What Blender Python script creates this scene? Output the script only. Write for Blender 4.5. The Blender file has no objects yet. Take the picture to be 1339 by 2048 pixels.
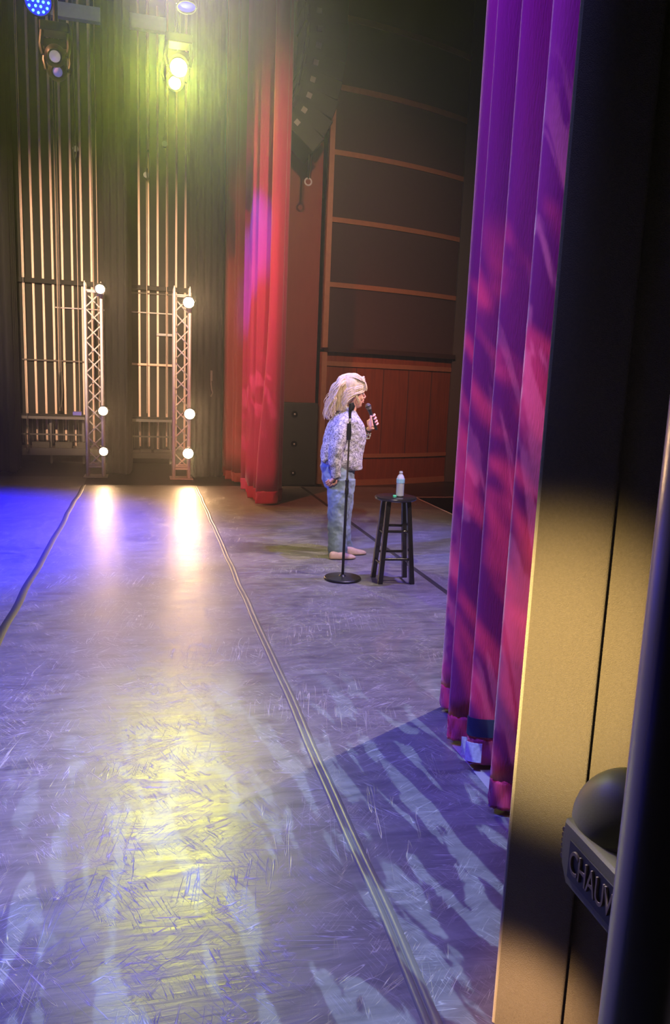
import bpy, math, random
from mathutils import Vector, Matrix, noise
R = math.radians
random.seed(7)
C = bpy.context.scene.collection
SC = bpy.context.scene

# ------------------------------------------------------------------ camera
F, CX, CY, EYE = 1500.0, 669.5, 1024.0, 1.6
# world axes: Y runs across the stage away from the wing, X towards the audience
M = Matrix(((0.96977407, -0.00395952, 0.24397249),
            (-0.24080716, -0.17686761, 0.95432162),
            (0.03937217, -0.98422669, -0.1724751)))
cam_d = bpy.data.cameras.new('camera'); cam = bpy.data.objects.new('camera', cam_d); C.objects.link(cam)
r_, d_, f_ = M.col[0], M.col[1], M.col[2]
cam.matrix_world = Matrix(((r_[0], -d_[0], -f_[0], 0), (r_[1], -d_[1], -f_[1], 0), (r_[2], -d_[2], -f_[2], EYE), (0, 0, 0, 1)))
cam_d.sensor_fit = 'VERTICAL'; cam_d.sensor_height = 36; cam_d.lens = F / 2048 * 36
cam_d.clip_start = 0.02; cam_d.clip_end = 100
SC.camera = cam

def ray(px, py): return M @ Vector((px - CX, py - CY, F))
def at(px, py, Y): r = ray(px, py); return Vector((0, 0, EYE)) + r * (Y / r[1])
def onX(px, py, X): r = ray(px, py); return Vector((0, 0, EYE)) + r * (X / r[0])
def onZ(px, py, Z=0.0): r = ray(px, py); return Vector((0, 0, EYE)) + r * ((Z - EYE) / r[2])

# ------------------------------------------------------------------ world, haze, exposure
W = bpy.data.worlds.new('world'); SC.world = W; W.use_nodes = True
wn = W.node_tree
bg = wn.nodes['Background']; bg.inputs[0].default_value = (0.75, 0.7, 0.62, 1); bg.inputs[1].default_value = 0.008
HAZE = 0.0044
if HAZE > 0:
    vs = wn.nodes.new('ShaderNodeVolumeScatter'); vs.inputs['Color'].default_value = (1, 1, 1, 1)
    vs.inputs['Density'].default_value = HAZE; vs.inputs['Anisotropy'].default_value = 0.86
    wn.links.new(vs.outputs[0], wn.nodes['World Output'].inputs['Volume'])
SC.view_settings.view_transform = 'Standard'
try: SC.view_settings.look = 'None'
except Exception: pass
SC.view_settings.exposure = 0.0; SC.view_settings.gamma = 1.0
SC.view_settings.use_curve_mapping = False
SC.cycles.use_denoising = True
SC.cycles.max_bounces = 6; SC.cycles.diffuse_bounces = 3; SC.cycles.glossy_bounces = 3
SC.cycles.transmission_bounces = 6; SC.cycles.transparent_max_bounces = 6; SC.cycles.volume_bounces = 0
SC.cycles.sample_clamp_indirect = 4.0
SC.cycles.caustics_reflective = False; SC.cycles.caustics_refractive = False

# ------------------------------------------------------------------ lights
def spot(name, loc, target, power, color, angle, blend=0.5, radius=0.05, gobo=None):
    d = bpy.data.lights.new(name, 'SPOT'); o = bpy.data.objects.new(name, d); C.objects.link(o)
    loc = Vector(loc); v = (Vector(target) - loc).normalized()
    o.location = loc; o.rotation_euler = v.to_track_quat('-Z', 'Y').to_euler()
    d.energy = power; d.color = color[:3]; d.spot_size = R(angle); d.spot_blend = blend; d.shadow_soft_size = radius
    if gobo:
        d.use_nodes = True; nt = d.node_tree
        em = nt.nodes['Emission']
        q = v.to_track_quat('-Z', 'Y'); rx = q @ Vector((1, 0, 0)); ry = q @ Vector((0, 1, 0))
        g = nt.nodes.new('ShaderNodeNewGeometry')
        def dot(vec):
            n = nt.nodes.new('ShaderNodeVectorMath'); n.operation = 'DOT_PRODUCT'
            nt.links.new(g.outputs['Incoming'], n.inputs[0]); n.inputs[1].default_value = vec; return n.outputs['Value']
        def mth(op, a, b=None, c=None):
            n = nt.nodes.new('ShaderNodeMath'); n.operation = op
            for k, x in enumerate((a, b, c)):
                if x is None: continue
                if isinstance(x, (int, float)): n.inputs[k].default_value = x
                else: nt.links.new(x, n.inputs[k])
            return n.outputs[0]
        out = gobo(nt, dot, mth, loc, v, rx, ry)
        nt.links.new(out, em.inputs['Strength'])
    return o

SIGN = 1.0   # Incoming at a lamp points from the lit point to the lamp: only ratios and signed planes are used
def mapr(nt, x, a, b, lo=0.0, hi=1.0):
    n = nt.nodes.new('ShaderNodeMapRange'); n.interpolation_type = 'SMOOTHSTEP'
    n.inputs[1].default_value = a; n.inputs[2].default_value = b; n.inputs[3].default_value = lo; n.inputs[4].default_value = hi
    nt.links.new(x, n.inputs[0]); return n.outputs[0]
def uv(nt, dot, mth, v, rx, ry, sx, sy, rot=0.0, off=(0, 0), axes=None):
    if axes: v, rx, ry = axes
    f = dot(v); u = mth('DIVIDE', dot(rx), f); w = mth('DIVIDE', dot(ry), f)
    c, s = math.cos(rot), math.sin(rot)
    a = mth('ADD', mth('MULTIPLY', u, c), mth('MULTIPLY', w, s)); b = mth('SUBTRACT', mth('MULTIPLY', w, c), mth('MULTIPLY', u, s))
    cb = nt.nodes.new('ShaderNodeCombineXYZ')
    nt.links.new(mth('ADD', mth('MULTIPLY', a, sx), off[0]), cb.inputs[0]); nt.links.new(mth('ADD', mth('MULTIPLY', b, sy), off[1]), cb.inputs[1])
    return cb.outputs[0]
def noise_tex(nt, vec, scale, detail=3, rough=0.5, dist=0.0):
    n = nt.nodes.new('ShaderNodeTexNoise'); n.inputs['Scale'].default_value = scale; n.inputs['Detail'].default_value = detail
    n.inputs['Roughness'].default_value = rough; n.inputs['Distortion'].default_value = dist
    nt.links.new(vec, n.inputs['Vector']); return n.outputs['Fac']
FLOOR_AX = ((0, 0, -1), (1, 0, 0), (0, 1, 0)); SIDE_AX = ((1, 0, 0), (0, 1, 0), (0, 0, 1))
def breakup(sx, sy, rot, a, b, off=(0, 0), dist=0.6, lo=0.0, detail=3, axes=None):
    def g(nt, dot, mth, loc, v, rx, ry):
        return mapr(nt, noise_tex(nt, uv(nt, dot, mth, v, rx, ry, sx, sy, rot, off, axes), 1.0, detail, 0.55, dist), a, b, lo, 1.0)
    return g
def shutter(p, q, keep, soft=0.004, extra=None, lo=0.0):
    """an ellipsoidal spot whose shutter cuts along the floor line p-q, keeping the side of point keep"""
    def g(nt, dot, mth, loc, v, rx, ry):
        n = (Vector(p) - loc).cross(Vector(q) - loc).normalized()
        if n.dot(Vector(keep) - loc) < 0: n = -n
        s = mapr(nt, mth('MULTIPLY', dot(n), INC), -soft, soft, lo, 1.0)
        if extra: s = mth('MULTIPLY', s, extra(nt, dot, mth, loc, v, rx, ry))
        return s
    return g
INC = 1.0
def leg_cut(extra):
    """shutter that keeps a beam off the near masking leg"""
    return shutter((0.90, 1.66, 0), (0.90, 1.66, 5), (1.35, 3.0, 1), 0.01, extra)

def curtain_cut(extra):
    """two shutters: off the near masking leg and off the floor in front of the curtain"""
    return shutter((1.30, 2.0, 0.0), (1.30, 4.0, 0.0), (1.35, 3.0, 2.0), 0.01, leg_cut(extra))
def floor_cut(extra):
    """shutter that keeps an overhead beam on the floor and off the near masking leg"""
    return shutter((0.84, 1.52, 0), (0.84, 1.52, 5), (0.2, 3.0, 0), 0.006, extra)
CUT_A, CUT_B = (1.6, 3.36, 0), (0.337, 2.62, 0)
# blue washes from the far side of the stage
spot('blue_wash_lamp', (-4.5, 8.5, 6.0), (-2.7, 8.0, 0), 34000, (0.006, 0.004, 1.0), 54, 0.9, 0.15)
spot('blue_wash_lamp', (-3.6, 2.6, 6.0), (-1.6, 3.4, 0), 5000, (0.04, 0.03, 1.0), 58, 0.9, 0.15, shutter((0.55, 1.05, 0), (0.55, 1.05, 5), (-1, 3.4, 0), 0.004))
spot('blue_wash_lamp', (0.3, 0.6, 6.0), (0.75, 1.9, 0), 700, (0.20, 0.22, 1.0), 52, 0.8, 0.1, floor_cut(None))
spot('blue_breakup_lamp', (0.2, 0.9, 6.0), (0.80, 2.1, 0), 1400, (0.50, 0.72, 1.0), 34, 0.6, 0.004, floor_cut(breakup(52, 11, 0.10, 0.53, 0.56, (3.1, 1.7), 0.7, 0, 7, FLOOR_AX)))
spot('blue_breakup_lamp', (-1.6, 1.8, 6.0), (-0.5, 2.3, 0), 600, (0.40, 0.52, 1.0), 28, 0.8, 0.01, breakup(26, 9, -0.5, 0.55, 0.60, (7.1, 4.7), 0.8, 0, 4, FLOOR_AX))
# warm white stage wash cut by a shutter towards the wing
spot('stage_wash_lamp', (3.2, 4.4, 7.5), (0.75, 4.0, 0), 1650, (1.0, 0.80, 0.68), 50, 1.0, 0.01, shutter(CUT_A, CUT_B, (1, 5, 0), 0.0015))
spot('stage_wash_lamp', (0.5, 3.4, 7.5), (0.2, 3.4, 0), 240, (1.0, 0.84, 0.60), 52, 1.0, 0.2, floor_cut(None))
spot('violet_wash_lamp', (3.3, 5.6, 6.6), (2.0, 6.4, 0), 3000, (0.24, 0.17, 1.0), 42, 0.8, 0.1, breakup(22, 9, 0.9, 0.35, 0.6, (0, 3), 0.5, 0.35))
# yellow moving head seen at the top of the picture
YEL = at(355, 148, 10.0)
spot('yellow_beam_lamp', YEL + Vector((0, -0.14, -0.12)), (-0.02, 2.7, 0), 1100, (1.0, 0.92, 0.08), 15, 1.0, 0.12)
spot('yellow_spill_lamp', YEL + Vector((0, -0.125, 0.0)), (0.1, 5.0, 3.4), 480, (0.85, 1.0, 0.10), 150, 1.0, 0.1)
# woman: front light, blue back light
spot('front_lamp', (6.5, 4.2, 5.4), (1.8, 6.55, 1.2), 2400, (1.0, 0.72, 0.80), 14, 0.5, 0.1)
spot('front_lamp', (0.2, 1.4, 5.2), (1.95, 6.3, 0.95), 1300, (1.0, 0.86, 0.66), 20, 0.6, 0.1)
spot('back_lamp', (-2.6, 5.4, 5.0), (1.7, 6.55, 1.2), 2700, (0.08, 0.11, 1.0), 14, 0.5, 0.05)
spot('hair_lamp', (3.0, 8.6, 7.4), (1.75, 6.6, 1.5), 900, (0.80, 0.62, 1.0), 11, 0.5, 0.05)
# near house curtain: violet wash from above, pink leafy breakup from the left
spot('violet_curtain_lamp', (-0.8, 1.9, 5.2), (1.35, 2.8, 2.9), 1000, (0.15, 0.03, 1.0), 56, 0.9, 0.05, leg_cut(None))
spot('pink_breakup_lamp', (-2.2, 0.6, 3.8), (1.35, 2.9, 0.75), 720, (1.0, 0.40, 0.30), 33, 0.5, 0.02, curtain_cut(breakup(19, 7, -0.85, 0.47, 0.60, (2.0, 5.0), 0.9, 0.02, 4, SIDE_AX)))
spot('pink_side_lamp', (-0.3, 7.0, 5.4), (1.33, 2.9, 1.8), 150, (1.0, 0.42, 0.75), 26, 0.8, 0.05)
# far house curtain
spot('red_fold_fill', (-2.6, 10.0, 6.4), (1.4, 10.3, 2.4), 620, (1.0, 0.40, 0.20), 56, 0.9, 0.01)  # unseen side spot added to bring out the fold contrast
spot('red_curtain_lamp', (-1.6, 5.2, 4.6), (1.5, 9.5, 1.7), 1150, (1.0, 0.20, 0.10), 46, 0.9, 0.01)
spot('violet_curtain_lamp', (-1.2, 6.6, 5.6), (1.38, 10.2, 3.1), 3000, (0.08, 0.07, 1.0), 16, 0.7, 0.02)
spot('pink_breakup_lamp', (-1.2, 5.0, 4.2), (1.38, 10.2, 1.0), 700, (1.0, 0.55, 0.70), 13, 0.4, 0.01, breakup(40, 16, 0.6, 0.50, 0.58, (1.0, 2.0), 0.7))
# unseen spots added to brighten the rope wall, timber side wall and roof beam
spot('rope_wall_fill', (-0.9, 3.5, 4.6), (-0.85, 14.0, 2.6), 10500, (1.0, 0.66, 0.44), 31, 1.0, 0.1)
spot('side_wall_fill', (1.7, 5.0, 5.2), (2.9, 11.2, 2.9), 950, (1.0, 0.56, 0.38), 58, 1.0, 0.1)
spot('roof_beam_fill', (-0.5, 9.4, 7.6), (-0.5, 13.4, 6.9), 60, (0.9, 0.9, 1.0), 50, 1.0, 0.1)
# unseen spots added: warm pools on the near masking leg, rims on the pole
spot('warm_leg_fill', (-0.7, 0.25, 1.25), tuple(at(1095, 1340, 1.45)), 560, (1.0, 0.70, 0.30), 24, 1.0, 0.05, shutter((0.7, 1.05, 0), (0.7, 1.05, 5), (0.87, 1.5, 1), 0.03, None, 0.16))
spot('warm_leg_fill', (-0.6, 0.4, 0.6), tuple(at(1040, 2030, 1.45)), 330, (1.0, 0.56, 0.26), 14, 1.0, 0.05)
spot('pole_rim_fill', (-0.2, 6.4, 5.4), (0.50, 0.62, 1.2), 13000, (1.0, 0.80, 0.95), 9, 0.8, 0.08, shutter((0.562, 0.85, 0), (0.562, 0.85, 5), (0.5, 0.6, 1), 0.0008))
spot('pole_blue_fill', (-0.9, 6.2, 5.2), (0.50, 0.60, 1.1), 1900, (0.07, 0.04, 1.0), 9, 0.8, 0.25, shutter((0.575, 0.83, 0), (0.575, 0.83, 5), (0.5, 0.6, 1), 0.0008))

# ------------------------------------------------------------------ materials
def _set(b, k, v):
    if k in b.inputs: b.inputs[k].default_value = v
def mat(name, col, rough=0.6, metal=0.0, noise_amt=0.12, nscale=18, bump=0.0, bscale=120, sheen=0.0, stretch=None, spec=0.5, emit=None, estr=0.0, coat=0.0):
    m = bpy.data.materials.new(name); m.use_nodes = True; nt = m.node_tree; b = nt.nodes['Principled BSDF']
    tc = nt.nodes.new('ShaderNodeTexCoord'); mp = nt.nodes.new('ShaderNodeMapping'); nt.links.new(tc.outputs['Object'], mp.inputs[0])
    if stretch: mp.inputs['Scale'].default_value = stretch
    n = nt.nodes.new('ShaderNodeTexNoise'); n.inputs['Scale'].default_value = nscale; n.inputs['Detail'].default_value = 4
    nt.links.new(mp.outputs[0], n.inputs['Vector'])
    mx = nt.nodes.new('ShaderNodeMix'); mx.data_type = 'RGBA'
    mx.inputs[6].default_value = (*[c * (1 - noise_amt) for c in col], 1); mx.inputs[7].default_value = (*[min(1, c * (1 + noise_amt)) for c in col], 1)
    nt.links.new(n.outputs['Fac'], mx.inputs[0]); nt.links.new(mx.outputs[2], b.inputs['Base Color'])
    _set(b, 'Roughness', rough); _set(b, 'Metallic', metal); _set(b, 'Specular IOR Level', spec)
    _set(b, 'Sheen Weight', sheen); _set(b, 'Sheen Roughness', 0.4); _set(b, 'Coat Weight', coat)
    if emit: _set(b, 'Emission Color', (*emit, 1)); _set(b, 'Emission Strength', estr)
    if bump:
        n2 = nt.nodes.new('ShaderNodeTexNoise'); n2.inputs['Scale'].default_value = bscale; n2.inputs['Detail'].default_value = 3
        nt.links.new(mp.outputs[0], n2.inputs['Vector'])
        bp = nt.nodes.new('ShaderNodeBump'); bp.inputs['Strength'].default_value = bump; bp.inputs['Distance'].default_value = 0.01
        nt.links.new(n2.outputs['Fac'], bp.inputs['Height']); nt.links.new(bp.outputs[0], b.inputs['Normal'])
    return m

def emis(name, col, strength):
    m = bpy.data.materials.new(name); m.use_nodes = True; nt = m.node_tree; b = nt.nodes['Principled BSDF']
    _set(b, 'Base Color', (0.06, 0.06, 0.06, 1)); _set(b, 'Emission Color', (*col, 1)); _set(b, 'Emission Strength', strength)
    return m

def floor_mat():
    m = bpy.data.materials.new('vinyl_floor'); m.use_nodes = True; nt = m.node_tree; b = nt.nodes['Principled BSDF']
    L = nt.links; tc = nt.nodes.new('ShaderNodeTexCoord')
    def mp(sc, rot=0):
        q0 = nt.nodes.new('ShaderNodeMapping'); q0.inputs['Rotation'].default_value = (0, 0, rot); L.new(tc.outputs['Object'], q0.inputs[0])
        q = nt.nodes.new('ShaderNodeMapping'); q.inputs['Scale'].default_value = sc; L.new(q0.outputs[0], q.inputs[0]); return q.outputs[0]
    def nz(vec, s, d=4, dist=0.0, r=0.55):
        n = nt.nodes.new('ShaderNodeTexNoise'); n.inputs['Scale'].default_value = s; n.inputs['Detail'].default_value = d
        n.inputs['Distortion'].default_value = dist; n.inputs['Roughness'].default_value = r; L.new(vec, n.inputs['Vector']); return n.outputs['Fac']
    def rng(x, a, b2, lo=0, hi=1):
        n = nt.nodes.new('ShaderNodeMapRange'); n.inputs[1].default_value = a; n.inputs[2].default_value = b2
        n.inputs[3].default_value = lo; n.inputs[4].default_value = hi; L.new(x, n.inputs[0]); return n.outputs[0]
    def mth(op, a, b2):
        n = nt.nodes.new('ShaderNodeMath'); n.operation = op
        for k, x in enumerate((a, b2)):
            if isinstance(x, (int, float)): n.inputs[k].default_value = x
            else: L.new(x, n.inputs[k])
        return n.outputs[0]
    # scratches: thin ridges of strongly stretched noise at several angles
    scr = None
    for k, (rot, s) in enumerate(((0.2, 9), (1.1, 11), (1.75, 8), (2.5, 12), (-0.35, 10), (0.75, 14))):
        v = mp((14 + k, 0.9, 1), rot)
        n = nz(v, 1.6 + 0.3 * k, 2, 0.25)
        a = mth('ABSOLUTE', mth('SUBTRACT', n, 0.5), 0)
        line = rng(a, 0.0, 0.009, 1, 0)
        gate = rng(nz(mp((1, 1, 1), rot + 1), 2.2 + k, 2), 0.50, 0.62)
        line = mth('MULTIPLY', line, gate)
        scr = line if scr is None else mth('MAXIMUM', scr, line)
    scuff = nz(mp((1.3, 5, 1)), 3.5, 6, 0.8, 0.65)
    broad = nz(mp((1, 1, 1)), 1.3, 4)
    cross = nz(mp((3, 30, 1)), 2.0, 4, 0.4)
    cr = nt.nodes.new('ShaderNodeValToRGB'); cr.color_ramp.elements[0].position = 0.3; cr.color_ramp.elements[0].color = (0.075, 0.072, 0.075, 1)
    cr.color_ramp.elements[1].position = 0.72; cr.color_ramp.elements[1].color = (0.24, 0.23, 0.225, 1)
    L.new(mth('ADD', mth('MULTIPLY', scuff, 0.6), mth('ADD', mth('MULTIPLY', broad, 0.2), mth('MULTIPLY', cross, 0.2))), cr.inputs[0])
    mx = nt.nodes.new('ShaderNodeMix'); mx.data_type = 'RGBA'; L.new(mth('MULTIPLY', scr, 0.55), mx.inputs[0])
    L.new(cr.outputs[0], mx.inputs[6]); mx.inputs[7].default_value = (0.62, 0.60, 0.58, 1)
    L.new(mx.outputs[2], b.inputs['Base Color'])
    L.new(mth('ADD', rng(scuff, 0.3, 0.7, 0.30, 0.46), mth('MULTIPLY', scr, 0.1)), b.inputs['Roughness'])
    h = mth('ADD', mth('MULTIPLY', cross, 0.6), mth('ADD', mth('MULTIPLY', scr, 0.9), mth('MULTIPLY', nz(mp((1, 1, 1)), 2.3, 2), 3.0)))
    bp = nt.nodes.new('ShaderNodeBump'); bp.inputs['Strength'].default_value = 0.35; bp.inputs['Distance'].default_value = 0.004
    L.new(h, bp.inputs['Height']); L.new(bp.outputs[0], b.inputs['Normal'])
    _set(b, 'Specular IOR Level', 0.55)
    return m

M_floor = floor_mat()
M_deck = mat('black_deck', (0.02, 0.019, 0.018), 0.32, bump=0.1, bscale=6, noise_amt=0.3)
M_tape = mat('floor_tape_vinyl', (0.16, 0.155, 0.12), 0.4, bump=0.1, bscale=30)
M_dtape = mat('dark_tape', (0.03, 0.028, 0.03), 0.5)
M_white_tape = mat('white_tape', (0.6, 0.6, 0.62), 0.5)
M_black = mat('black_paint', (0.015, 0.015, 0.016), 0.4)
M_gloss = mat('gloss_black', (0.02, 0.018, 0.03), 0.24)
M_bvel = mat('black_velour', (0.006, 0.006, 0.005), 0.95, bump=0.3, bscale=200, sheen=0.0)
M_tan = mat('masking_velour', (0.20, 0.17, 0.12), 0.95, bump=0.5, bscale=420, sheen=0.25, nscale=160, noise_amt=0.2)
M_redv = mat('red_velour', (0.46, 0.035, 0.10), 0.85, bump=0.25, bscale=160, sheen=0.35, stretch=(1, 1, 0.12), nscale=30, noise_amt=0.12)
M_redn = mat('wine_velour', (0.40, 0.04, 0.12), 0.85, bump=0.3, bscale=200, sheen=0.4, stretch=(1, 1, 0.12), nscale=30, noise_amt=0.12)
M_brickred = mat('brown_red_velour', (0.30, 0.055, 0.035), 0.9, bump=0.2, bscale=160, sheen=0.1, stretch=(1, 1, 0.1), nscale=30)
M_wall = mat('dark_wall', (0.012, 0.012, 0.010), 0.9)
M_redwall = mat('red_brown_wall', (0.22, 0.05, 0.035), 0.8, bump=0.08, bscale=60, stretch=(1, 1, 0.3))
M_fabric = mat('wall_fabric', (0.055, 0.028, 0.03), 0.95, bump=0.2, bscale=300)
M_wood = mat('cherry_wood', (0.20, 0.05, 0.022), 0.45, noise_amt=0.45, nscale=9, stretch=(3, 3, 0.25))
M_trim = mat('oak_trim', (0.30, 0.13, 0.065), 0.45, noise_amt=0.2, nscale=14)
M_ledge = mat('dark_ledge', (0.04, 0.018, 0.015), 0.5)
M_pil = mat('pilaster_paint', (0.06, 0.055, 0.05), 0.8)
M_batten = mat('pine_batten', (0.75, 0.52, 0.38), 0.55, noise_amt=0.15, nscale=8, stretch=(1, 1, 0.2))
M_rope = mat('rope', (0.45, 0.34, 0.25), 0.8)
M_steel = mat('painted_steel', (0.12, 0.11, 0.09), 0.45, metal=0.3)
M_alu = mat('aluminium', (0.72, 0.68, 0.62), 0.38, metal=0.35, noise_amt=0.08)
M_darkmetal = mat('dark_metal', (0.03, 0.03, 0.032), 0.35, metal=0.5)
M_speaker = mat('speaker_paint', (0.024, 0.030, 0.022), 0.7)
M_badge = mat('badge_grey', (0.28, 0.28, 0.25), 0.5)
M_beam = mat('grey_beam', (0.5, 0.49, 0.48), 0.6)
M_plastic = mat('olive_plastic', (0.16, 0.17, 0.085), 0.45, noise_amt=0.06, bump=0.05, bscale=300)
M_plastic2 = mat('grey_plastic', (0.13, 0.11, 0.085), 0.5, noise_amt=0.06)
M_warm = emis('warm_lamp_glass', (1.0, 0.62, 0.30), 85)
M_warm2 = emis('warm_lamp_glass_dim', (1.0, 0.62, 0.30), 26)
M_yellow = emis('yellow_lamp_glass', (0.95, 1.0, 0.10), 230)
M_led = emis('blue_led', (0.05, 0.35, 1.0), 9)
M_ledrim = emis('blue_led_lens', (0.01, 0.015, 0.9), 0.9)

# ------------------------------------------------------------------ geometry helpers
class MB:
    def __init__(s): s.v = []; s.f = []
    def add(s, vs, fs):
        n = len(s.v); s.v += [tuple(p) for p in vs]; s.f += [tuple(i + n for i in f) for f in fs]; return s
    def box(s, c, size, rot=None):
        x, y, z = [k / 2 for k in size]; c = Vector(c)
        vs = [Vector(p) for p in ((-x, -y, -z), (x, -y, -z), (x, y, -z), (-x, y, -z), (-x, -y, z), (x, -y, z), (x, y, z), (-x, y, z))]
        if rot is not None: vs = [rot @ p for p in vs]
        return s.add([p + c for p in vs], [(0, 3, 2, 1), (4, 5, 6, 7), (0, 1, 5, 4), (1, 2, 6, 5), (2, 3, 7, 6), (3, 0, 4, 7)])
    def loft(s, rings, cap=True, close=True):
        n = len(rings[0]); vs = [p for r in rings for p in r]; fs = []
        for i in range(len(rings) - 1):
            for j in range(n if close else n - 1):
                k = (j + 1) % n; fs.append((i * n + j, i * n + k, (i + 1) * n + k, (i + 1) * n + j))
        if cap and close:
            fs.append(tuple(reversed(range(n)))); fs.append(tuple((len(rings) - 1) * n + j for j in range(n)))
        return s.add(vs, fs)
    def tube(s, pts, rad, n=10, cap=True, flat=1.0):
        pts = [Vector(p) for p in pts]; m = len(pts)
        if not isinstance(rad, (list, tuple)): rad = [rad] * m
        rings = []; up = None
        for i in range(m):
            t = (pts[min(i + 1, m - 1)] - pts[max(i - 1, 0)]); t = t.normalized() if t.length > 1e-9 else Vector((0, 0, 1))
            if up is None:
                up = Vector((0, 0, 1)) if abs(t.z) < 0.9 else Vector((0, 1, 0))
            a = t.cross(up).normalized(); b = a.cross(t).normalized(); up = b
            rings.append([pts[i] + (a * math.cos(2 * math.pi * j / n) + b * math.sin(2 * math.pi * j / n) * flat) * rad[i] for j in range(n)])
        return s.loft(rings, cap)
    def lathe(s, prof, c=(0, 0, 0), n=32, axis=None):
        q = Vector((0, 0, 1)).rotation_difference(Vector(axis)) if axis is not None else None
        c = Vector(c); rings = []
        for r, z in prof:
            ring = [Vector((max(r, 1e-5) * math.cos(2 * math.pi * j / n), max(r, 1e-5) * math.sin(2 * math.pi * j / n), z)) for j in range(n)]
            rings.append([(q @ p if q else p) + c for p in ring])
        return s.loft(rings, True)
    def ball(s, c, r, n=16, m=10, rot=None):
        c = Vector(c); r = Vector(r) if isinstance(r, (list, tuple, Vector)) else Vector((r, r, r)); rings = []
        for i in range(m + 1):
            a = math.pi * i / m; a = min(max(a, 0.02), math.pi - 0.02)
            ring = [Vector((math.sin(a) * math.cos(2 * math.pi * j / n) * r.x, math.sin(a) * math.sin(2 * math.pi * j / n) * r.y, -math.cos(a) * r.z)) for j in range(n)]
            rings.append([(rot @ p if rot is not None else p) + c for p in ring])
        return s.loft(rings, True)
    def build(s, name, m, parent=None, smooth=True, bevel=0.0, angle=40):
        me = bpy.data.meshes.new(name)
        o = bpy.data.objects.new(name, me); C.objects.link(o)
        off = parent.matrix_world.inverted() if parent is not None else None
        if parent is not None:
            o.parent = parent
            base = WPOS.get(parent.name, Vector((0, 0, 0)))
        else: base = Vector((0, 0, 0))
        me.from_pydata([tuple(Vector(p) - base) for p in s.v], [], s.f); me.update()
        WPOS[o.name] = base
        me.materials.append(m)
        if smooth:
            for p in me.polygons: p.use_smooth = True
            try: me.set_sharp_from_angle(angle=R(angle))
            except Exception: pass
        if bevel:
            b = o.modifiers.new('bevel', 'BEVEL'); b.width = bevel; b.segments = 2; b.limit_method = 'ANGLE'
        return o
WPOS = {}
def tag(o, label=None, cat=None, group=None, kind=None):
    if label: o['label'] = label
    if cat: o['category'] = cat
    if group: o['group'] = group
    if kind: o['kind'] = kind
    return o
def thing(name, loc, label, cat, group=None):
    o = bpy.data.objects.new(name, None); C.objects.link(o); o.location = loc; o.empty_display_size = 0.1
    WPOS[o.name] = Vector(loc)
    return tag(o, label, cat, group)
def struct(name, mb, m, **k): return tag(mb.build(name, m, **k), kind='structure')
def recenter(o):
    """put a one-mesh thing's origin at the base of its geometry"""
    vs = o.data.vertices; n = len(vs)
    lo = min(v.co.z for v in vs); cx = sum(v.co.x for v in vs) / n; cy = sum(v.co.y for v in vs) / n
    o.data.transform(Matrix.Translation((-cx, -cy, -lo))); o.location = (cx, cy, lo); WPOS[o.name] = Vector((cx, cy, lo)); return o
def solo(name, mb, m, label, cat, group=None, **k):
    return tag(recenter(mb.build(name, m, **k)), label, cat, group)
def copy_tree(o, parent=None):
    c = o.copy(); C.objects.link(c); c.parent = parent
    for ch in list(o.children): copy_tree(ch, c)
    return c
def catmull(pts, k=6):
    pts = [Vector(p) for p in pts]; out = []
    for i in range(len(pts) - 1):
        p0, p1, p2, p3 = pts[max(i - 1, 0)], pts[i], pts[i + 1], pts[min(i + 2, len(pts) - 1)]
        for j in range(k):
            t = j / k
            out.append(0.5 * ((2 * p1) + (p2 - p0) * t + (2 * p0 - 5 * p1 + 4 * p2 - p3) * t * t + (3 * p1 - p0 - 3 * p2 + p3) * t ** 3))
    out.append(pts[-1]); return out
def drape(plan_fn, z0, z1, rows=40, thick=0.006, power=1.0):
    """cloth sheet: plan_fn(t) -> list of (x, y) for height fraction t (0 bottom)"""
    mb = MB(); R_ = []
    for i in range(rows + 1):
        t = (i / rows) ** power; R_.append([Vector((p[0], p[1], z0 + (z1 - z0) * t)) for p in plan_fn(t)])
    mb.loft(R_, cap=False, close=False)
    return mb
def solidify(o, t):
    m = o.modifiers.new('solidify', 'SOLIDIFY'); m.thickness = t; m.offset = 0; return o

# ------------------------------------------------------------------ the setting
XL, XR = -0.86, 0.705
# deck with the dance floor on top; the pit opening lies past X=3.75, Y<10
fl = MB(); fl.box((-1.125, 6.5, -0.11), (9.75, 17.0, 0.2)); fl.box((5.5, 11.05, -0.11), (3.5, 2.1, 0.2))
struct('floor', fl, M_deck, smooth=False)
st = [(-2.43 + 0.003, XL - 0.003, 12.0), (XL + 0.003, XR - 0.003, 11.1), (XR + 0.003, 2.278, 11.05), (2.282, 3.72, 11.0)]
labels = ['scuffed vinyl dance floor strip lit deep blue at the left edge', 'scratched vinyl dance floor strip between the two long taped seams, leading to the lighting trusses',
          'vinyl dance floor strip under the woman and the microphone stand', 'vinyl dance floor strip along the stage front beside the pit opening']
for (a, b, y1), lb in zip(st, labels):
    mb = MB(); mb.box(((a + b) / 2, (y1 - 1.5) / 2, -0.004), (b - a, y1 + 1.5, 0.008))
    o = mb.build('dance_floor_strip', M_floor, smooth=False)
    tag(o, lb, 'floor covering', 'vinyl dance floor strips'); o['kind'] = 'structure'
bw = MB(); bw.box((-1.5, 14.055, 4.5), (9, 0.2, 9.2)); struct('wall_back', bw, M_wall, smooth=False)
cl = MB(); cl.box((0.5, 6.5, 9.2), (13, 17, 0.2)); struct('ceiling', cl, M_wall, smooth=False)
wl = MB(); wl.box((-6.0, 6.5, 4.5), (0.2, 17, 9.2)); struct('wall_left', wl, M_wall, smooth=False)
wb = MB(); wb.box((0.5, -2.0, 4.5), (13, 0.2, 9.2)); struct('wall_rear', wb, M_wall, smooth=False)
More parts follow.
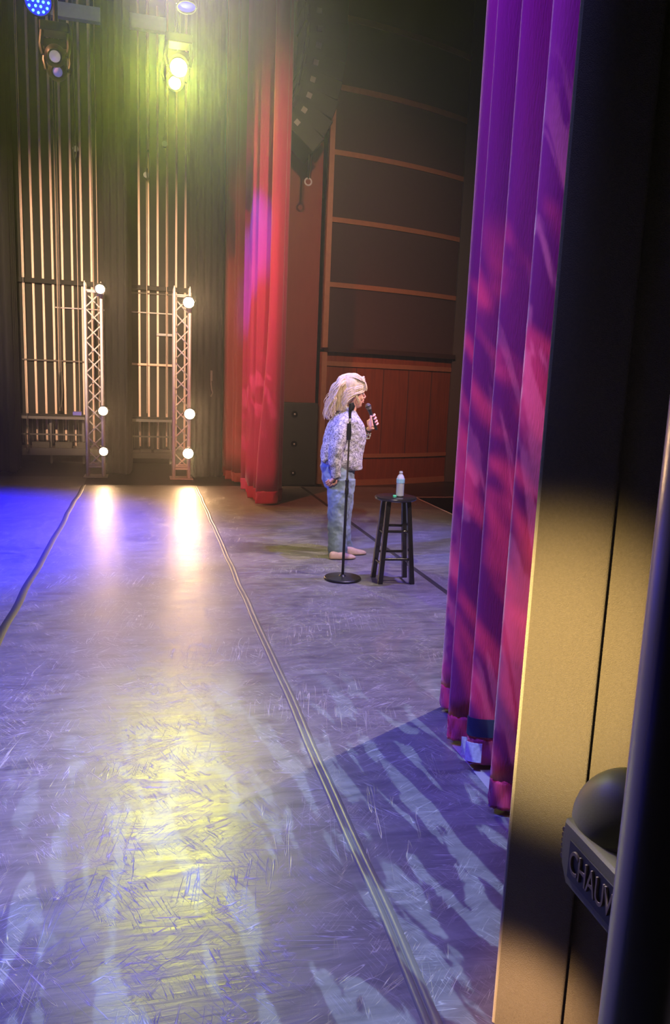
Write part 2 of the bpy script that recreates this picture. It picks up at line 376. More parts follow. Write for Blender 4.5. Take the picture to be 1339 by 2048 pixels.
pw = MB(); pw.box((5.5, 4.0, -1.3), (3.5, 12.0, 0.1)); struct('floor_pit', pw, M_wall, smooth=False)
wr = MB(); wr.box((7.2, 6.5, 3.9), (0.2, 17, 10.6)); struct('wall_house', wr, M_wall, smooth=False)
# proscenium return (reddish wall behind the far curtain)
pr = MB(); pr.box((1.99, 11.56, 4.5), (1.08, 0.3, 9.0)); struct('wall_proscenium', pr, M_redwall, smooth=False)
# curved timber side wall
def wallpt(t, off=0.0):
    a = Vector((2.60, 11.17, 0)); b = Vector((4.90, 11.82, 0)); d = (b - a); n = Vector((d.y, -d.x, 0)).normalized()
    return a + d * t + n * (0.10 * 4 * t * (1 - t) + off)
def wallband(z0, z1, off, thick, t0=0.0, t1=1.0, n=20):
    mb = MB(); rings = []
    for i in range(n + 1):
        t = t0 + (t1 - t0) * i / n; p = wallpt(t, off); q = wallpt(t, off - thick)
        rings.append([Vector((p.x, p.y, z0)), Vector((p.x, p.y, z1)), Vector((q.x, q.y, z1)), Vector((q.x, q.y, z0))])
    mb.loft(rings); return mb
struct('wall_side', wallband(2.06, 9.0, 0.0, 0.15), M_fabric)
struct('wall_side_wainscot', wallband(-1.2, 2.02, 0.0, 0.15), M_wood)
for k, (z, h) in enumerate(((6.589, 0.075), (5.685, 0.075), (4.821, 0.07), (3.904, 0.07), (2.993, 0.07), (1.85, 0.07), (0.456, 0.06), (0.03, 0.10))):
    struct('trim_%d' % (k + 1), wallband(z - h / 2, z + h / 2, 0.025, 0.03), M_trim)
struct('trim_9', wallband(2.02, 2.09, 0.10, 0.12), M_ledge)
mb = MB(); mb.box((2.585, 11.14, 2.07 + 1.85), (0.075, 0.09, 3.68)); struct('trim_10', mb, M_trim, smooth=False)
mb = MB(); mb.box((2.585, 11.14, 1.02), (0.075, 0.09, 1.98)); struct('trim_11', mb, M_trim, smooth=False)
for k, t in enumerate((0.22, 0.42, 0.62, 0.82)):
    p = wallpt(t, 0.002); mb = MB(); mb.box((p.x, p.y, 1.1), (0.008, 0.012, 1.4)); struct('trim_%d' % (12 + k), mb, M_ledge, smooth=False)
mb = MB(); mb.box((5.15, 11.95, 3.9), (0.5, 0.35, 10.0)); struct('wall_pilaster', mb, M_pil, smooth=False)
# pit edges with white nosing tape
def strip(name, a, b, w, m, label, cat, group=None, z=0.0, h=0.003, wob=0.0, n=1, ridge=False):
    a = Vector(a); b = Vector(b); d = (b - a).normalized(); s = Vector((-d.y, d.x, 0)); mb = MB(); rings = []
    for i in range(n + 1):
        p = a.lerp(b, i / n) + s * (wob * noise.noise(Vector((i * 0.25, a.x * 3, 0))))
        prof = ((-1, 0), (-0.85, h), (0.85, h), (1, 0)) if not ridge else ((-1, 0), (-0.92, h * .6), (-0.55, h), (-0.15, h * .7), (-0.02, h * .12), (0.1, h * .12), (0.2, h * .6), (0.55, h * .85), (0.9, h * .5), (1, 0))
        rings.append([p + s * (w / 2 * u) + Vector((0, 0, z + v)) for u, v in prof])
    mb.loft(rings, cap=True); return solo(name, mb, m, label, cat, group)
strip('edge_tape', (3.735, 2.0, 0), (3.735, 9.98, 0), 0.022, M_white_tape, 'white tape line along the stage front edge right of the stool', 'tape', 'white tape lines at the pit opening')
strip('edge_tape', (3.72, 10.02, 0), (6.5, 10.05, 0), 0.022, M_white_tape, 'white tape line along the far side of the dark pit opening', 'tape', 'white tape lines at the pit opening')
strip('floor_tape', (XR, -1.0, 0), (XR, 11.0, 0), 0.052, M_tape, 'olive double-ridged tape seam running up the middle of the floor', 'tape', None, 0, 0.007, 0.012, 90, True)
strip('floor_tape', (XL, 1.0, 0), (XL, 11.1, 0), 0.055, M_dtape, 'dark tape seam on the left between blue and pale floor', 'tape', None, 0, 0.003, 0.02, 60)
strip('floor_tape', (2.28, 2.0, 0), (2.28, 11.0, 0), 0.05, M_dtape, 'dark tape seam passing behind the woman and under the stool', 'tape', None, 0, 0.002, 0.0, 8)
strip('floor_tape', (1.385, 2.05, 0), (1.385, 2.92, 0), 0.10, mat('pale_tape', (0.34, 0.29, 0.28), 0.6), 'pale tape strip on the floor under the near wine curtain', 'tape', None, 0, 0.002, 0.0, 4)

# ------------------------------------------------------------------ far rope wall
YB = 14.0
def vx(px, py=700.0, Y=13.95): return at(px, py, Y).x
bx0 = vx(31.6)
step = (vx(148.0) - bx0) / 6.0
bat_proto = None
ends = {0: 6.0}
lbl_b = 'tall pale wooden guide batten on the dark far wall'
bat_lines = []
for k in range(-4, 21):
    x = bx0 + step * k
    if k < 0 or x > vx(425): continue
    if k in (10, 11): pass
    bat_lines.append((k, x))
N = len(bat_lines)
names = ['first', 'second', 'third', 'fourth', 'fifth', 'sixth', 'seventh', 'eighth', 'ninth', 'tenth', 'eleventh', 'twelfth', 'thirteenth', 'fourteenth', 'fifteenth', 'sixteenth', 'seventeenth', 'eighteenth', 'nineteenth', 'twentieth', 'twenty-first']
for i, (k, x) in enumerate(bat_lines):
    if 9 <= i <= 11: continue   # hidden behind the black leg
    top = 6.0 if i == 0 else 7.6
    if bat_proto is None:
        mb = MB(); mb.box((0, 0, 3.6), (0.036, 0.05, 7.2)); bat_proto = mb.build('wooden_batten', M_batten, bevel=0.004, smooth=False); o = bat_proto
    else: o = bat_proto.copy(); C.objects.link(o)
    o.location = (x, 13.93, 0.30 if i % 3 else 0.24); o.scale = (1, 1, (top - 0.3) / 7.2)
    side = 'left opening' if i < 9 else 'right opening'
    j = i if i < 9 else i - 12
    tag(o, '%s pale guide batten from the left in the %s of the far wall' % (names[j], side), 'batten', 'pale wooden guide battens on the rope wall')
# thin ropes and pipes
ropes = [(117.0, .008, 0, 'thin pale rope just right of the fifth batten'), (121.5, .006, 0, 'second thin rope right of the fifth batten'), (157.5, .007, 0, 'thin rope beside the left truss top, right of the seventh batten'),
         (189, .006, 0, 'thin line just left of the black leg, behind the left truss'), (197, .008, 0, 'dim rope close to the left side of the black middle leg'), (293.5, .007, 0, 'thin rope between second and third battens of the right opening'),
         (332.5, .008, 0, 'brownish pipe between battens, just left of the right truss')]
for px_, r, _, lb in ropes:
    x = vx(px_, 700, 13.8); mb = MB(); mb.tube([(x, 13.8, 0.9), (x + 0.004, 13.8, 4), (x, 13.8, 7.6)], r, 6)
    solo('hanging_rope', mb, M_rope, lb, 'rope', 'thin ropes and lines on the rope wall')
x = vx(394, 300, 11.9)
mb = MB(); mb.tube([at(395, 140, 11.9), at(392, 500, 11.9), at(390, 960, 11.9) + Vector((0, 0, 0.02))], 0.004, 6)
solo('hanging_cable', mb, M_rope, 'thin pale cable hanging right of the right truss down to the floor', 'cable')
mb = MB(); mb.tube([at(434, 180, 12.2), at(434, 315, 12.2)], 0.004, 6)
solo('hanging_cable', mb, M_rope, 'short thin pale cable high up left of the red curtain', 'cable')
# gallery rails
def beam(name, x0, x1, z, y, h, d, m, label, cat, group=None):
    mb = MB(); mb.box(((x0 + x1) / 2, y, z), (x1 - x0, d, h)); return solo(name, mb, m, label, cat, group, smooth=False, bevel=0.004)
zr = at(100, 562, 13.8).z
beam('gallery_rail', vx(24, 560, 13.8), vx(430, 570, 13.8), zr, 13.872, 0.075, 0.06, M_wall, 'dark upper rail crossing the battens at the truss tops', 'rail')
def pipe(a, b, r, m, label, group='horizontal pipes across the rope wall'):
    mb = MB(); mb.tube([a, b], r, 8); return solo('horizontal_pipe', mb, m, label, 'pipe', group)
z1 = at(290, 585, 13.75).z; pipe((vx(252), 13.893, z1), (vx(345), 13.893, z1), .012, M_steel, 'grey pipe just under the upper rail in the right opening')
z1 = at(290, 624, 13.75).z; pipe((vx(113), 13.893, z1), (vx(345), 13.893, z1), .011, M_alu, 'thin bright pipe below the upper rail behind both openings')
z1 = at(290, 729, 13.75).z; pipe((vx(45), 13.893, z1), (vx(224), 13.893, z1), .015, M_steel, 'dim grey pipe at mid height in the left opening')
pipe((vx(240), 13.893, z1), (vx(345), 13.893, z1), .022, M_batten, 'bright pale rail at mid height in the right opening')
z1 = at(327, 669, 13.72).z; pipe((vx(313), 13.88, z1), (vx(345), 13.88, z1), .024, M_beam, 'short stubby grey bracket left of the right truss')
# lock rail
def lockrail(pa, pb, pz, label):
    t = thing('lock_rail', (vx(pa), 13.6, 0), label, 'rail', 'lock rails at the foot of the rope wall')
    x0, x1 = vx(pa), vx(pb); z = at((pa + pb) / 2, pz, 13.5).z
    mb = MB(); mb.box(((x0 + x1) / 2, 13.55, z), (x1 - x0, 0.35, 0.05)); mb.build('shelf', M_wall, t, smooth=False)
    mb = MB(); mb.box(((x0 + x1) / 2, 13.36, z - 0.02), (x1 - x0, 0.03, 0.045)); mb.build('front_edge', M_steel, t, smooth=False)
    n = max(2, int((x1 - x0) / 0.55) + 1)
    for i in range(n):
        xx = x0 + 0.04 + (x1 - x0 - 0.08) * i / (n - 1); mb = MB(); mb.box((xx, 13.55, z / 2), (0.035, 0.035, z - 0.03)); mb.build('post', M_steel, t, smooth=False)
    mb = MB(); mb.box(((x0 + x1) / 2, 13.55, z * 0.62), (x1 - x0, 0.02, 0.025)); mb.build('crossbar', M_steel, t, smooth=False)
    return x0, x1, z
L0, L1, LZ = lockrail(33, 172, 832, 'dark lock rail shelf on posts at the bottom of the left opening')
lockrail(258, 343, 838, 'dark lock rail shelf on posts at the bottom of the right opening')
mb = MB(); mb.box((vx(157), 13.5, LZ + 0.055), (0.14, 0.16, 0.06)); solo('supply_box', mb, mat('blue_box', (0.10, 0.09, 0.5), 0.5), 'small blue box lying on the left lock rail near the truss', 'box', smooth=False, bevel=0.005)
random.seed(3)
for i in range(12):
    p = 45 + 10.2 * i; x = vx(p, 860, 13.62); mb = MB(); mb.tube([(x, 13.62, LZ - 0.04), (x + 0.005, 13.62, 0.36)], 0.005, 6)
    solo('lock_rope', mb, M_steel, 'dim thin rope falling from the left lock rail to the ledge', 'rope', 'dim ropes under the left lock rail')
for i in range(8):
    p = 268 + 9.5 * i; x = vx(p, 860, 13.62); mb = MB(); mb.tube([(x, 13.62, LZ - 0.04), (x + 0.005, 13.62, 0.30)], 0.006 if i % 2 else 0.004, 6)
    solo('lock_rope', mb, M_steel, 'dim thin rope falling from the right lock rail to the ledge', 'rope', 'dim ropes under the right lock rail')
beam('wall_ledge', vx(34), vx(215), 0.24, 13.55, 0.12, 0.5, M_steel, 'low grey ledge along the foot of the left opening', 'ledge')
beam('wall_ledge', vx(256), vx(420), 0.20, 13.55, 0.10, 0.5, M_steel, 'low grey ledge along the foot of the right opening', 'ledge')
for (a, b, lb) in ((69, 103, 'grey weight block on the low ledge, under the third and fourth battens'), (114, 147, 'speckled grey weight block on the low ledge, middle of the left opening'), (157, 174, 'greenish grey weight block on the ledge beside the left truss')):
    beam('counterweight', vx(a), vx(b), 0.35, 13.40, 0.10, 0.14, mat('weight_' + str(a), (0.12, 0.11, 0.08), 0.7, noise_amt=0.6, nscale=60), lb, 'weight', 'weight blocks on the low ledge')
for (a, b, lb) in ((280, 302, 'flat grey weight bar on the right ledge, nearer the black leg'), (306, 338, 'flat grey weight bar on the right ledge, nearer the right truss')):
    beam('counterweight', vx(a), vx(b), 0.275, 13.40, 0.05, 0.14, M_steel, lb, 'weight', 'flat weight bars on the right ledge')
# rope tangles and pulleys
def rope_bundle(px_, py0, py1, Y, label, loops=3):
    mb = MB(); random.seed(int(px_))
    for k in range(loops):
        pts = []
        for i in range(17):
            a = i / 16; yy = py0 + (py1 - py0) * (0.5 - 0.5 * math.cos(a * 2 * math.pi)); xx = px_ + (3.0 + k) * math.sin(a * 2 * math.pi) * (1 - 0.3 * k / loops)
            pts.append(at(xx, yy, Y - 0.03 * k))
        mb.tube(pts, 0.009, 6)
    p = at(px_, py0 + 2, Y - 0.03); mb.tube([p, Vector((p.x, p.y, 9.1))], 0.004, 6)
    return solo('rope_coil', mb, M_steel, label, 'rope', 'coiled ropes at the rope wall')
rope_bundle(121, 742, 815, 13.6, 'dark coiled rope hanging between fifth and sixth battens')
rope_bundle(55, 850, 903, 13.2, 'grey coiled rope hanging from the left end of the lock rail', 2)
rope_bundle(296, 300, 360, 13.5, 'small dark rope coil high between battens of the right opening', 2)
rope_bundle(150, 285, 318, 13.5, 'small dark rope coil high in the left opening', 2)
def block(px_, py_, Y, label):
    p = at(px_, py_, Y); t = thing('pulley_block', p - Vector((0, 0, 0.08)), label, 'pulley', 'small pulley blocks on lines')
    mb = MB(); mb.lathe([(0.0, -0.02), (0.045, -0.02), (0.045, 0.02), (0.0, 0.02)], p, 18, (0, 1, 0)); mb.build('wheel', M_beam, t)
    mb = MB(); mb.box(p + Vector((0, 0.02, 0.03)), (0.05, 0.03, 0.16)); mb.build('cheek', M_darkmetal, t, smooth=False, bevel=0.006)
    mb = MB(); mb.tube([p + Vector((0, 0.02, 0.1)), Vector((p.x, p.y + 0.02, 9.1))], 0.004, 6); mb.build('line', M_steel, t)
block(151, 298, 13.6, 'small pale pulley on a line high in the left opening')
block(292, 350, 13.6, 'small pale pulley on a line high in the right opening, beside the third batten')
block(329, 288, 13.6, 'small pale pulley on a line below the bright yellow lamp')
# steel cross beam near the top
bz = at(160, 27, 13.0).z
beam('roof_beam', at(101, 20, 13.0).x, at(332, 30, 13.0).x, bz, 13.0, 0.2, 0.12, M_beam, 'wide grey horizontal beam across the top of the rope wall', 'beam')

# ------------------------------------------------------------------ black legs (masking drapes)
def leg(pts, label, z0=0.02, z1=8.8, m=None, group='black masking legs on the far side', name='masking_drape'):
    P = catmull([(p[0], p[1], 0) for p in pts], 5)
    mb = drape(lambda t: [(p.x, p.y) for p in P], z0, z1, rows=2)
    return solidify(solo(name, mb, m or M_bvel, label, 'drape', group), 0.01)
def zig(x0, y0, x1, y1, n, amp):
    out = []; d = Vector((x1 - x0, y1 - y0, 0)); nn = Vector((-d.y, d.x, 0)).normalized()
    for i in range(n + 1):
        p = Vector((x0, y0, 0)) + d * i / n + nn * amp * (1 if i % 2 else -1); out.append((p.x, p.y))
    return out
leg(zig(-3.6, 12.6, -1.99, 12.28, 14, 0.04) + zig(-1.97, 12.4, -1.98, 13.0, 6, 0.03), 'black leg at the far left edge beside the first batten')
leg([(-0.62, 13.3)] + zig(-0.605, 12.8, -0.605, 12.42, 3, 0.01) + zig(-0.58, 12.32, -0.275, 12.12, 6, 0.02) + [(-0.25, 12.25), (-0.22, 12.9)], 'black leg standing between the two lighting trusses')
leg([(0.70, 12.9)] + zig(0.71, 12.3, 0.71, 11.95, 3, 0.01) + zig(0.73, 11.85, 1.14, 11.95, 8, 0.02) + [(1.2, 12.3)], 'black leg between the right truss and the red curtain')

# ------------------------------------------------------------------ lighting trusses
def make_truss(ax, bx, yf, H, label):
    w = bx - ax; t = thing('lighting_truss', ((ax + bx) / 2, yf + w / 2, 0), label, 'truss', 'upright aluminium trusses')
    ys = (yf, yf + w)
    for x in (ax, bx):
        for y in ys:
            mb = MB(); mb.tube([(x, y, 0.02), (x, y, H)], 0.024, 12); mb.lathe([(0.016, 0), (0.016, 0.05), (0.006, 0.09)], (x, y, H), 10); mb.build('chord', M_alu, t)
    n = 11; dz = (H - 0.22) / n
    for yi, y in enumerate(ys):
        for i in range(n):
            z0 = 0.16 + i * dz; z1 = z0 + dz
            a, b = (ax, bx) if (i + yi) % 2 == 0 else (bx, ax)
            mb = MB(); mb.tube([(a, y, z0), (b, y, z1)], 0.010, 8); mb.build('brace', M_alu, t)
    for xi, x in enumerate((ax, bx)):
        for i in range(n):
            z0 = 0.16 + i * dz; z1 = z0 + dz
            a, b = ys if (i + xi) % 2 == 0 else ys[::-1]
            mb = MB(); mb.tube([(x, a, z0), (x, b, z1)], 0.0085, 8); mb.build('side_brace', M_alu, t)
    for z in (0.16, 0.2, H - 0.04):
        for y in ys:
            mb = MB(); mb.tube([(ax, y, z), (bx, y, z)], 0.012, 8); mb.build('crossbar', M_alu, t)
    mb = MB(); mb.box(((ax + bx) / 2, yf + w / 2, 0.008), (w + 0.12, w + 0.12, 0.016)); mb.build('base_plate', M_alu, t, smooth=False, bevel=0.003)
    return t
make_truss(-0.86, -0.632, 11.9, 2.80, 'left lighting truss, standing on the blue side of the floor')
make_truss(0.418, 0.645, 11.75, 2.80, 'right lighting truss, nearer the red curtain')

def par_lamp(px_, py_, Y, m, label, group, power, aim, r=0.072):
    p = at(px_, py_, Y); d = (Vector(aim) - p).normalized()
    t = thing('stage_lamp', p, label, 'lamp', group)
    mb = MB(); mb.lathe([(0.0, -0.17), (0.05, -0.165), (0.062, -0.10), (r + 0.012, -0.02), (r + 0.012, 0.012), (r, 0.012), (r - 0.004, -0.01), (0.0, -0.012)], p, 28, d); mb.build('housing', M_darkmetal, t)
    mb = MB(); mb.lathe([(r - 0.002, -0.002), (r * 0.8, 0.008), (r * 0.4, 0.014), (0, 0.016)], p, 28, d); mb.build('lens', m, t)
    s = d.cross(Vector((0, 0, 1))).normalized(); q = p - d * 0.06
    mb = MB(); mb.tube([q + s * (r + 0.016), q + s * (r + 0.02) - d * 0.06, q - d * 0.15 + s * 0.03, q - d * 0.15 - s * 0.03, q - s * (r + 0.02) - d * 0.06, q - s * (r + 0.016)], 0.007, 6); mb.build('yoke', M_darkmetal, t)
    mb = MB(); mb.box(q - d * 0.17, (0.05, 0.06, 0.05)); mb.build('clamp', M_darkmetal, t, smooth=False, bevel=0.005)
    spot('stage_lamp_beam', p + d * 0.03, aim, power, (1.0, 0.60, 0.30), 100, 0.9, 0.06)
GL, GR = 'warm lamps on the left truss', 'warm lamps on the right truss'
par_lamp(200, 578, 11.68, M_warm2, 'top glowing lamp on the left truss', GL, 45, (-0.6, 5, 0.4), 0.066)
par_lamp(206, 822, 11.68, M_warm2, 'middle glowing lamp on the left truss', GL, 36, (-0.6, 4, 0.4), 0.066)
par_lamp(207, 903, 11.68, M_warm2, 'lowest glowing lamp on the left truss', GL, 36, (-0.6, 4, 0.2), 0.062)
par_lamp(377, 605, 11.53, M_warm, 'top glowing lamp on the right truss', GR, 100, (0.1, 4, 0.3), 0.078)
par_lamp(379, 828, 11.53, M_warm, 'middle glowing lamp on the right truss', GR, 70, (0.1, 4, 0.3), 0.076)
par_lamp(376, 907, 11.53, M_warm, 'lowest glowing lamp on the right truss', GR, 70, (0.1, 4, 0.1), 0.076)

# ------------------------------------------------------------------ hanging fixtures
def led_par(px_, py_, Y, aim, label, tilt_dots=True, r=0.14, rim=M_ledrim):
    p = at(px_, py_, Y); d = (Vector(aim) - p).normalized(); t = thing('led_lamp', p, label, 'lamp')
    mb = MB(); mb.lathe([(0.0, -0.16), (0.08, -0.155), (r, -0.02), (r, 0.02), (r - 0.01, 0.02), (r - 0.012, 0.0), (0, 0.0)], p, 30, d); mb.build('housing', M_darkmetal, t)
    mb = MB(); mb.lathe([(r - 0.012, 0.002), (r - 0.02, 0.006), (0, 0.006)], p, 30, d); mb.build('lens', rim, t)
    s = d.cross(Vector((0, 0, 1))).normalized(); u = s.cross(d).normalized()
    if tilt_dots:
        mb = MB()
        for rr, n in ((0.0, 1), (0.05, 6), (0.1, 12)):
            for i in range(n):
                a = 2 * math.pi * i / n; mb.ball(p + d * 0.01 + s * rr * math.cos(a) + u * rr * math.sin(a), 0.013, 8, 6)
        mb.build('led', M_led, t)
    mb = MB(); mb.tube([p + s * r, p + s * r + Vector((0, 0, 0.25)), p - s * r + Vector((0, 0, 0.25)), p - s * r], 0.01, 6); mb.build('yoke', M_darkmetal, t)
    mb = MB(); mb.tube([p + Vector((0, 0, 0.25)), p + Vector((0, 0, 0.9))], 0.015, 8); mb.build('hanger', M_darkmetal, t)
    return t
led_par(76, 2, 9.0, (-0.2, 0.5, 1.0), 'round blue LED lamp cut by the top left of the frame')
led_par(373, 12, 9.0, (0.6, 8.3, 2.4), 'small blue-rimmed disc above the bright yellow lamp', False, 0.105)  # blue outline ellipse built as a hung round body
def moving_head(p, aim, label, lens_m, beam_r=0.085, base=True):
    p = Vector(p); d = (Vector(aim) - p).normalized(); t = thing('moving_head_lamp', p, label, 'lamp')
    s = d.cross(Vector((0, 0, 1))).normalized()
    mb = MB(); mb.lathe([(0, -0.22), (0.09, -0.2), (0.12, -0.1), (0.115, 0.02), (beam_r + 0.015, 0.09), (beam_r + 0.002, 0.09), (beam_r, 0.06), (0, 0.06)], p, 26, d); mb.build('head', M_darkmetal, t)
    mb = MB(); mb.lathe([(beam_r - 0.003, 0.075), (beam_r * 0.7, 0.095), (0, 0.105)], p, 26, d); mb.build('lens', lens_m, t)
    u = Vector((0, 0, 1))
    bk_ = Vector((d.x, d.y, 0)).normalized() * -0.14
    for sg in (1, -1):
        mb = MB(); mb.tube([p + s * sg * 0.13, p + s * sg * 0.155 + u * 0.1, p + s * sg * 0.14 + u * 0.28 + bk_ * .5], 0.025, 8); mb.build('arm', M_black, t)
    bk_ = Vector((d.x, d.y, 0)).normalized() * -0.14; mb = MB(); mb.box(p + u * 0.33 + bk_, (0.32, 0.24, 0.1)); mb.build('base', M_black, t, smooth=False, bevel=0.01)
    mb = MB(); mb.tube([p + u * 0.38 + bk_, p + u * 1.2 + bk_], 0.02, 8); mb.build('hanger', M_black, t)
    return t
M_lens = mat('pale_lens', (0.75, 0.68, 0.70), 0.15, emit=(0.8, 0.65, 0.65), estr=0.25)  # lens glows faintly by its own emission
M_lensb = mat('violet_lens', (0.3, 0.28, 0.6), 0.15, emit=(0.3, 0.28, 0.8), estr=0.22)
moving_head(at(110, 112, 10.0), (-0.4, 0, 1.0), 'moving head lamp with a pale faintly glowing lens, top left', M_lens, 0.065)
moving_head(at(115, 143, 10.7), (0.2, 0, 1.0), 'lower moving head lamp with a dim violet lens, top left', M_lensb, 0.06)
moving_head(at(357, 133, 10.0), (0.1, 1.5, 0.6), 'upper blazing yellow lamp at the top of the stage', M_yellow, 0.10)
moving_head(at(350, 163, 10.7), (-0.3, 2.5, 0.2), 'lower blazing yellow lamp overlapping the upper one', M_yellow, 0.075)

# ------------------------------------------------------------------ far house curtains
def curtain(name, plan, z0, z1, m, label, hem_h=0.12, flare=None, rows=30, group=None, k=6, patch=None):
    base = Vector((sum(p[0] for p in plan) / len(plan), sum(p[1] for p in plan) / len(plan), z0))
    t = thing(name, base, label, 'curtain', group)
    def fn(tt):
        pts = [(p[0], p[1]) for p in plan]
        if flare: pts = flare(tt, pts)
        P = catmull([(a, b, 0) for a, b in pts], k); return [(q.x, q.y) for q in P]
    th = hem_h / (z1 - z0)
    def fn_hem(tt):
        P = fn(tt * th); out = []
        for i, (a, b) in enumerate(P):
            q0 = P[max(i - 1, 0)]; q1 = P[min(i + 1, len(P) - 1)]; dx, dy = q1[0] - q0[0], q1[1] - q0[1]; L = math.hypot(dx, dy) or 1
            w = 0.006 + 0.006 * math.sin(i * 1.7) * math.sin(tt * 5 + i * .6)
            out.append((a - dy / L * w * (1 - 0.3 * tt), b + dx / L * w * (1 - 0.3 * tt)))
        return out
    mb = drape(lambda tt: fn(th + tt * (1 - th)), z0 + hem_h, z1, rows); solidify(mb.build('drape', m, t, angle=80), 0.007)
    mb = drape(fn_hem, z0, z0 + hem_h, 8); solidify(mb.build('hem', m, t, angle=80), 0.014)
    P = fn_hem(1.0); mb = MB(); mb.tube([(a, b, z0 + hem_h) for a, b in P], 0.0075, 6); mb.build('piping', m, t)
    return t, fn
def red_flare(t, pts):   # the last panel kicks out towards the bottom
    s = max(0.0, 1 - t / 0.32); s = s * s * (3 - 2 * s); out = []
    for i, (x, y) in enumerate(pts):
        out.append((x - 0.15 * s * (1 if i == len(pts) - 3 else 0.25 if i == len(pts) - 4 else 0), y))
    return out
fr = []
y = 10.65
fr += [(1.62, 10.75)]
for i, (yy, a) in enumerate(((10.62, 0), (10.55, 1), (10.48, 0), (10.38, 1), (10.32, 0), (10.22, 1), (10.14, 0), (10.05, 1), (9.98, 0), (9.90, 1), (9.84, 0), (9.74, 1), (9.66, 0), (9.6, 1))):
    fr.append((1.72 if a else 1.31 + 0.012 * ((i * 7) % 5), yy))
fr += [(1.49, 9.42), (1.50, 9.36), (1.555, 9.34), (1.64, 9.40)]
curtain('stage_curtain', fr, 0.02, 8.6, M_redv, 'bright red velvet curtain with violet folds, far side of the stage, in front', 0.16, red_flare, group='far side house curtains')
bk = []
for i, (x, yy) in enumerate(((1.30, 13.2), (1.23, 12.95), (1.42, 12.7), (1.19, 12.4), (1.45, 12.25), (1.195, 12.0), (1.48, 11.85), (1.19, 11.62), (1.30, 11.55), (1.27, 11.4), (1.36, 11.36), (1.295, 11.28), (1.45, 11.22), (1.48, 11.12), (1.6, 11.1))):
    bk.append((x, yy))
curtain('stage_curtain', bk, 0.03, 8.6, M_brickred, 'duller brick red curtain folds left of and behind the bright red one', 0.14, group='far side house curtains')

# floor cabinet with three emblems
ca, cb = 1.87, 2.53
t = thing('speaker_cabinet', ((ca + cb) / 2, 11.28, 0), 'dark speaker cabinet with three small round emblems, right of the red curtain', 'speaker')
mb = MB(); mb.box(((ca + cb) / 2 - .03, 11.29, 0.625), (cb - ca + .06, 0.22, 1.25)); mb.build('body', M_speaker, t, smooth=False, bevel=0.01)
for (qx, qy) in ((589, 828.5), (588, 888), (585.5, 946)):
    p = at(qx, qy, 11.172); mb = MB()
    mb.lathe([(0.055, 0), (0.055, 0.004), (0.047, 0.004), (0.047, 0.0)], p, 24, (0, -1, 0)); e = mb.build('emblem', M_speaker, t)
    mb = MB(); mb.ball(p + Vector((0, -0.004, 0)), 0.014, 10, 6); mb.build('emblem_centre', M_alu, e)

# line array
t = thing('line_array', (2.2, 10.2, 4.4), 'curved hanging column of dark loudspeaker boxes right of the red curtain', 'speaker')
badge_px = [(639, -14), (638, 22), (639, 58), (636.5, 91), (631, 125), (625, 159), (618, 191), (608, 220), (594, 245)]
ang = [2, 1, -1, -5, -9, -13, -20, -30, -40]
YA = 10.4
for (bxp, byp), a in zip(badge_px, ang):
    p = at(bxp, byp, YA); rot = Matrix.Rotation(R(-a), 3, 'Y')
    cx = p + rot @ Vector((0.11, 0.30, 0)); mb = MB(); mb.box(cx, (0.56, 0.6, 0.232), rot)
    cab = mb.build('speaker_box', M_speaker, t, smooth=False, bevel=0.012)
    mb = MB(); mb.box(p + Vector((0, -0.006, 0)), (0.07, 0.012, 0.07), rot); mb.build('badge', M_badge, cab, smooth=False, bevel=0.004)
    mb = MB(); mb.box(p + rot @ Vector((-0.13, -0.005, 0.0)), (0.025, 0.012, 0.12), rot); mb.build('side_plate', M_darkmetal, cab, smooth=False)
    mb = MB(); mb.box(p + rot @ Vector((-0.178, 0.30, 0)), (0.012, 0.54, 0.19), rot); mb.build('grille', M_black, cab, smooth=False)
a, b = at(620, 285, 10.55), at(616, 362, 10.55)
t = thing('hanging_bar', b, 'slim hanging bar with a ring end below the speaker column', 'bar')
mb = MB(); mb.tube([a + Vector((0, 0, 0.3)), b + Vector((0, 0, 0.03))], 0.016, 8); mb.tube([a + Vector((0.03, 0, 0.0)), b + Vector((0.03, 0, 0.03))], 0.006, 8); mb.build('rod', M_darkmetal, t)
mb = MB(); mb.tube([b + Vector((0.045 * math.cos(q), 0, 0.045 * math.sin(q) - 0.01)) for q in [2 * math.pi * i / 16 for i in range(17)]], 0.011, 8); mb.build('ring', M_beam, t)

# small wall hardware left of the red curtain
p = at(421, 775, 11.93)
t = thing('hook_bracket', p, 'small dark metal hook bracket left of the brick red curtain folds', 'hook')
mb = MB(); mb.box(p + Vector((0, 0, 0.18)), (0.05, 0.03, 0.16)); mb.build('plate', M_steel, t, smooth=False, bevel=0.004)
mb = MB(); mb.tube([p + Vector((0, 0, 0.1)), p + Vector((0.01, -0.03, -0.02)), p + Vector((0.03, -0.03, -0.08)), p + Vector((0, -0.03, -0.14))], 0.01, 6); mb.build('hook', M_steel, t)

# ------------------------------------------------------------------ near wine curtain
nr = [(1.62, 3.42), (1.50, 3.33), (1.418, 3.275), (1.44, 3.20), (1.56, 3.12), (1.50, 3.00), (1.345, 2.955), (1.318, 2.925), (1.37, 2.89), (1.52, 2.86), (1.53, 2.79), (1.37, 2.755), (1.318, 2.73), (1.345, 2.69),
      (1.50, 2.64), (1.52, 2.52), (1.34, 2.435), (1.266, 2.40), (1.285, 2.355), (1.42, 2.30), (1.52, 2.2), (1.42, 2.10), (1.30, 2.04), (1.36, 1.95), (1.5, 1.85)]
tn, fn_near = curtain('stage_curtain', nr, 0.03, 6.0, M_redn, 'large wine velvet curtain with dappled pink and violet light, near right', 0.115, rows=60, k=8)
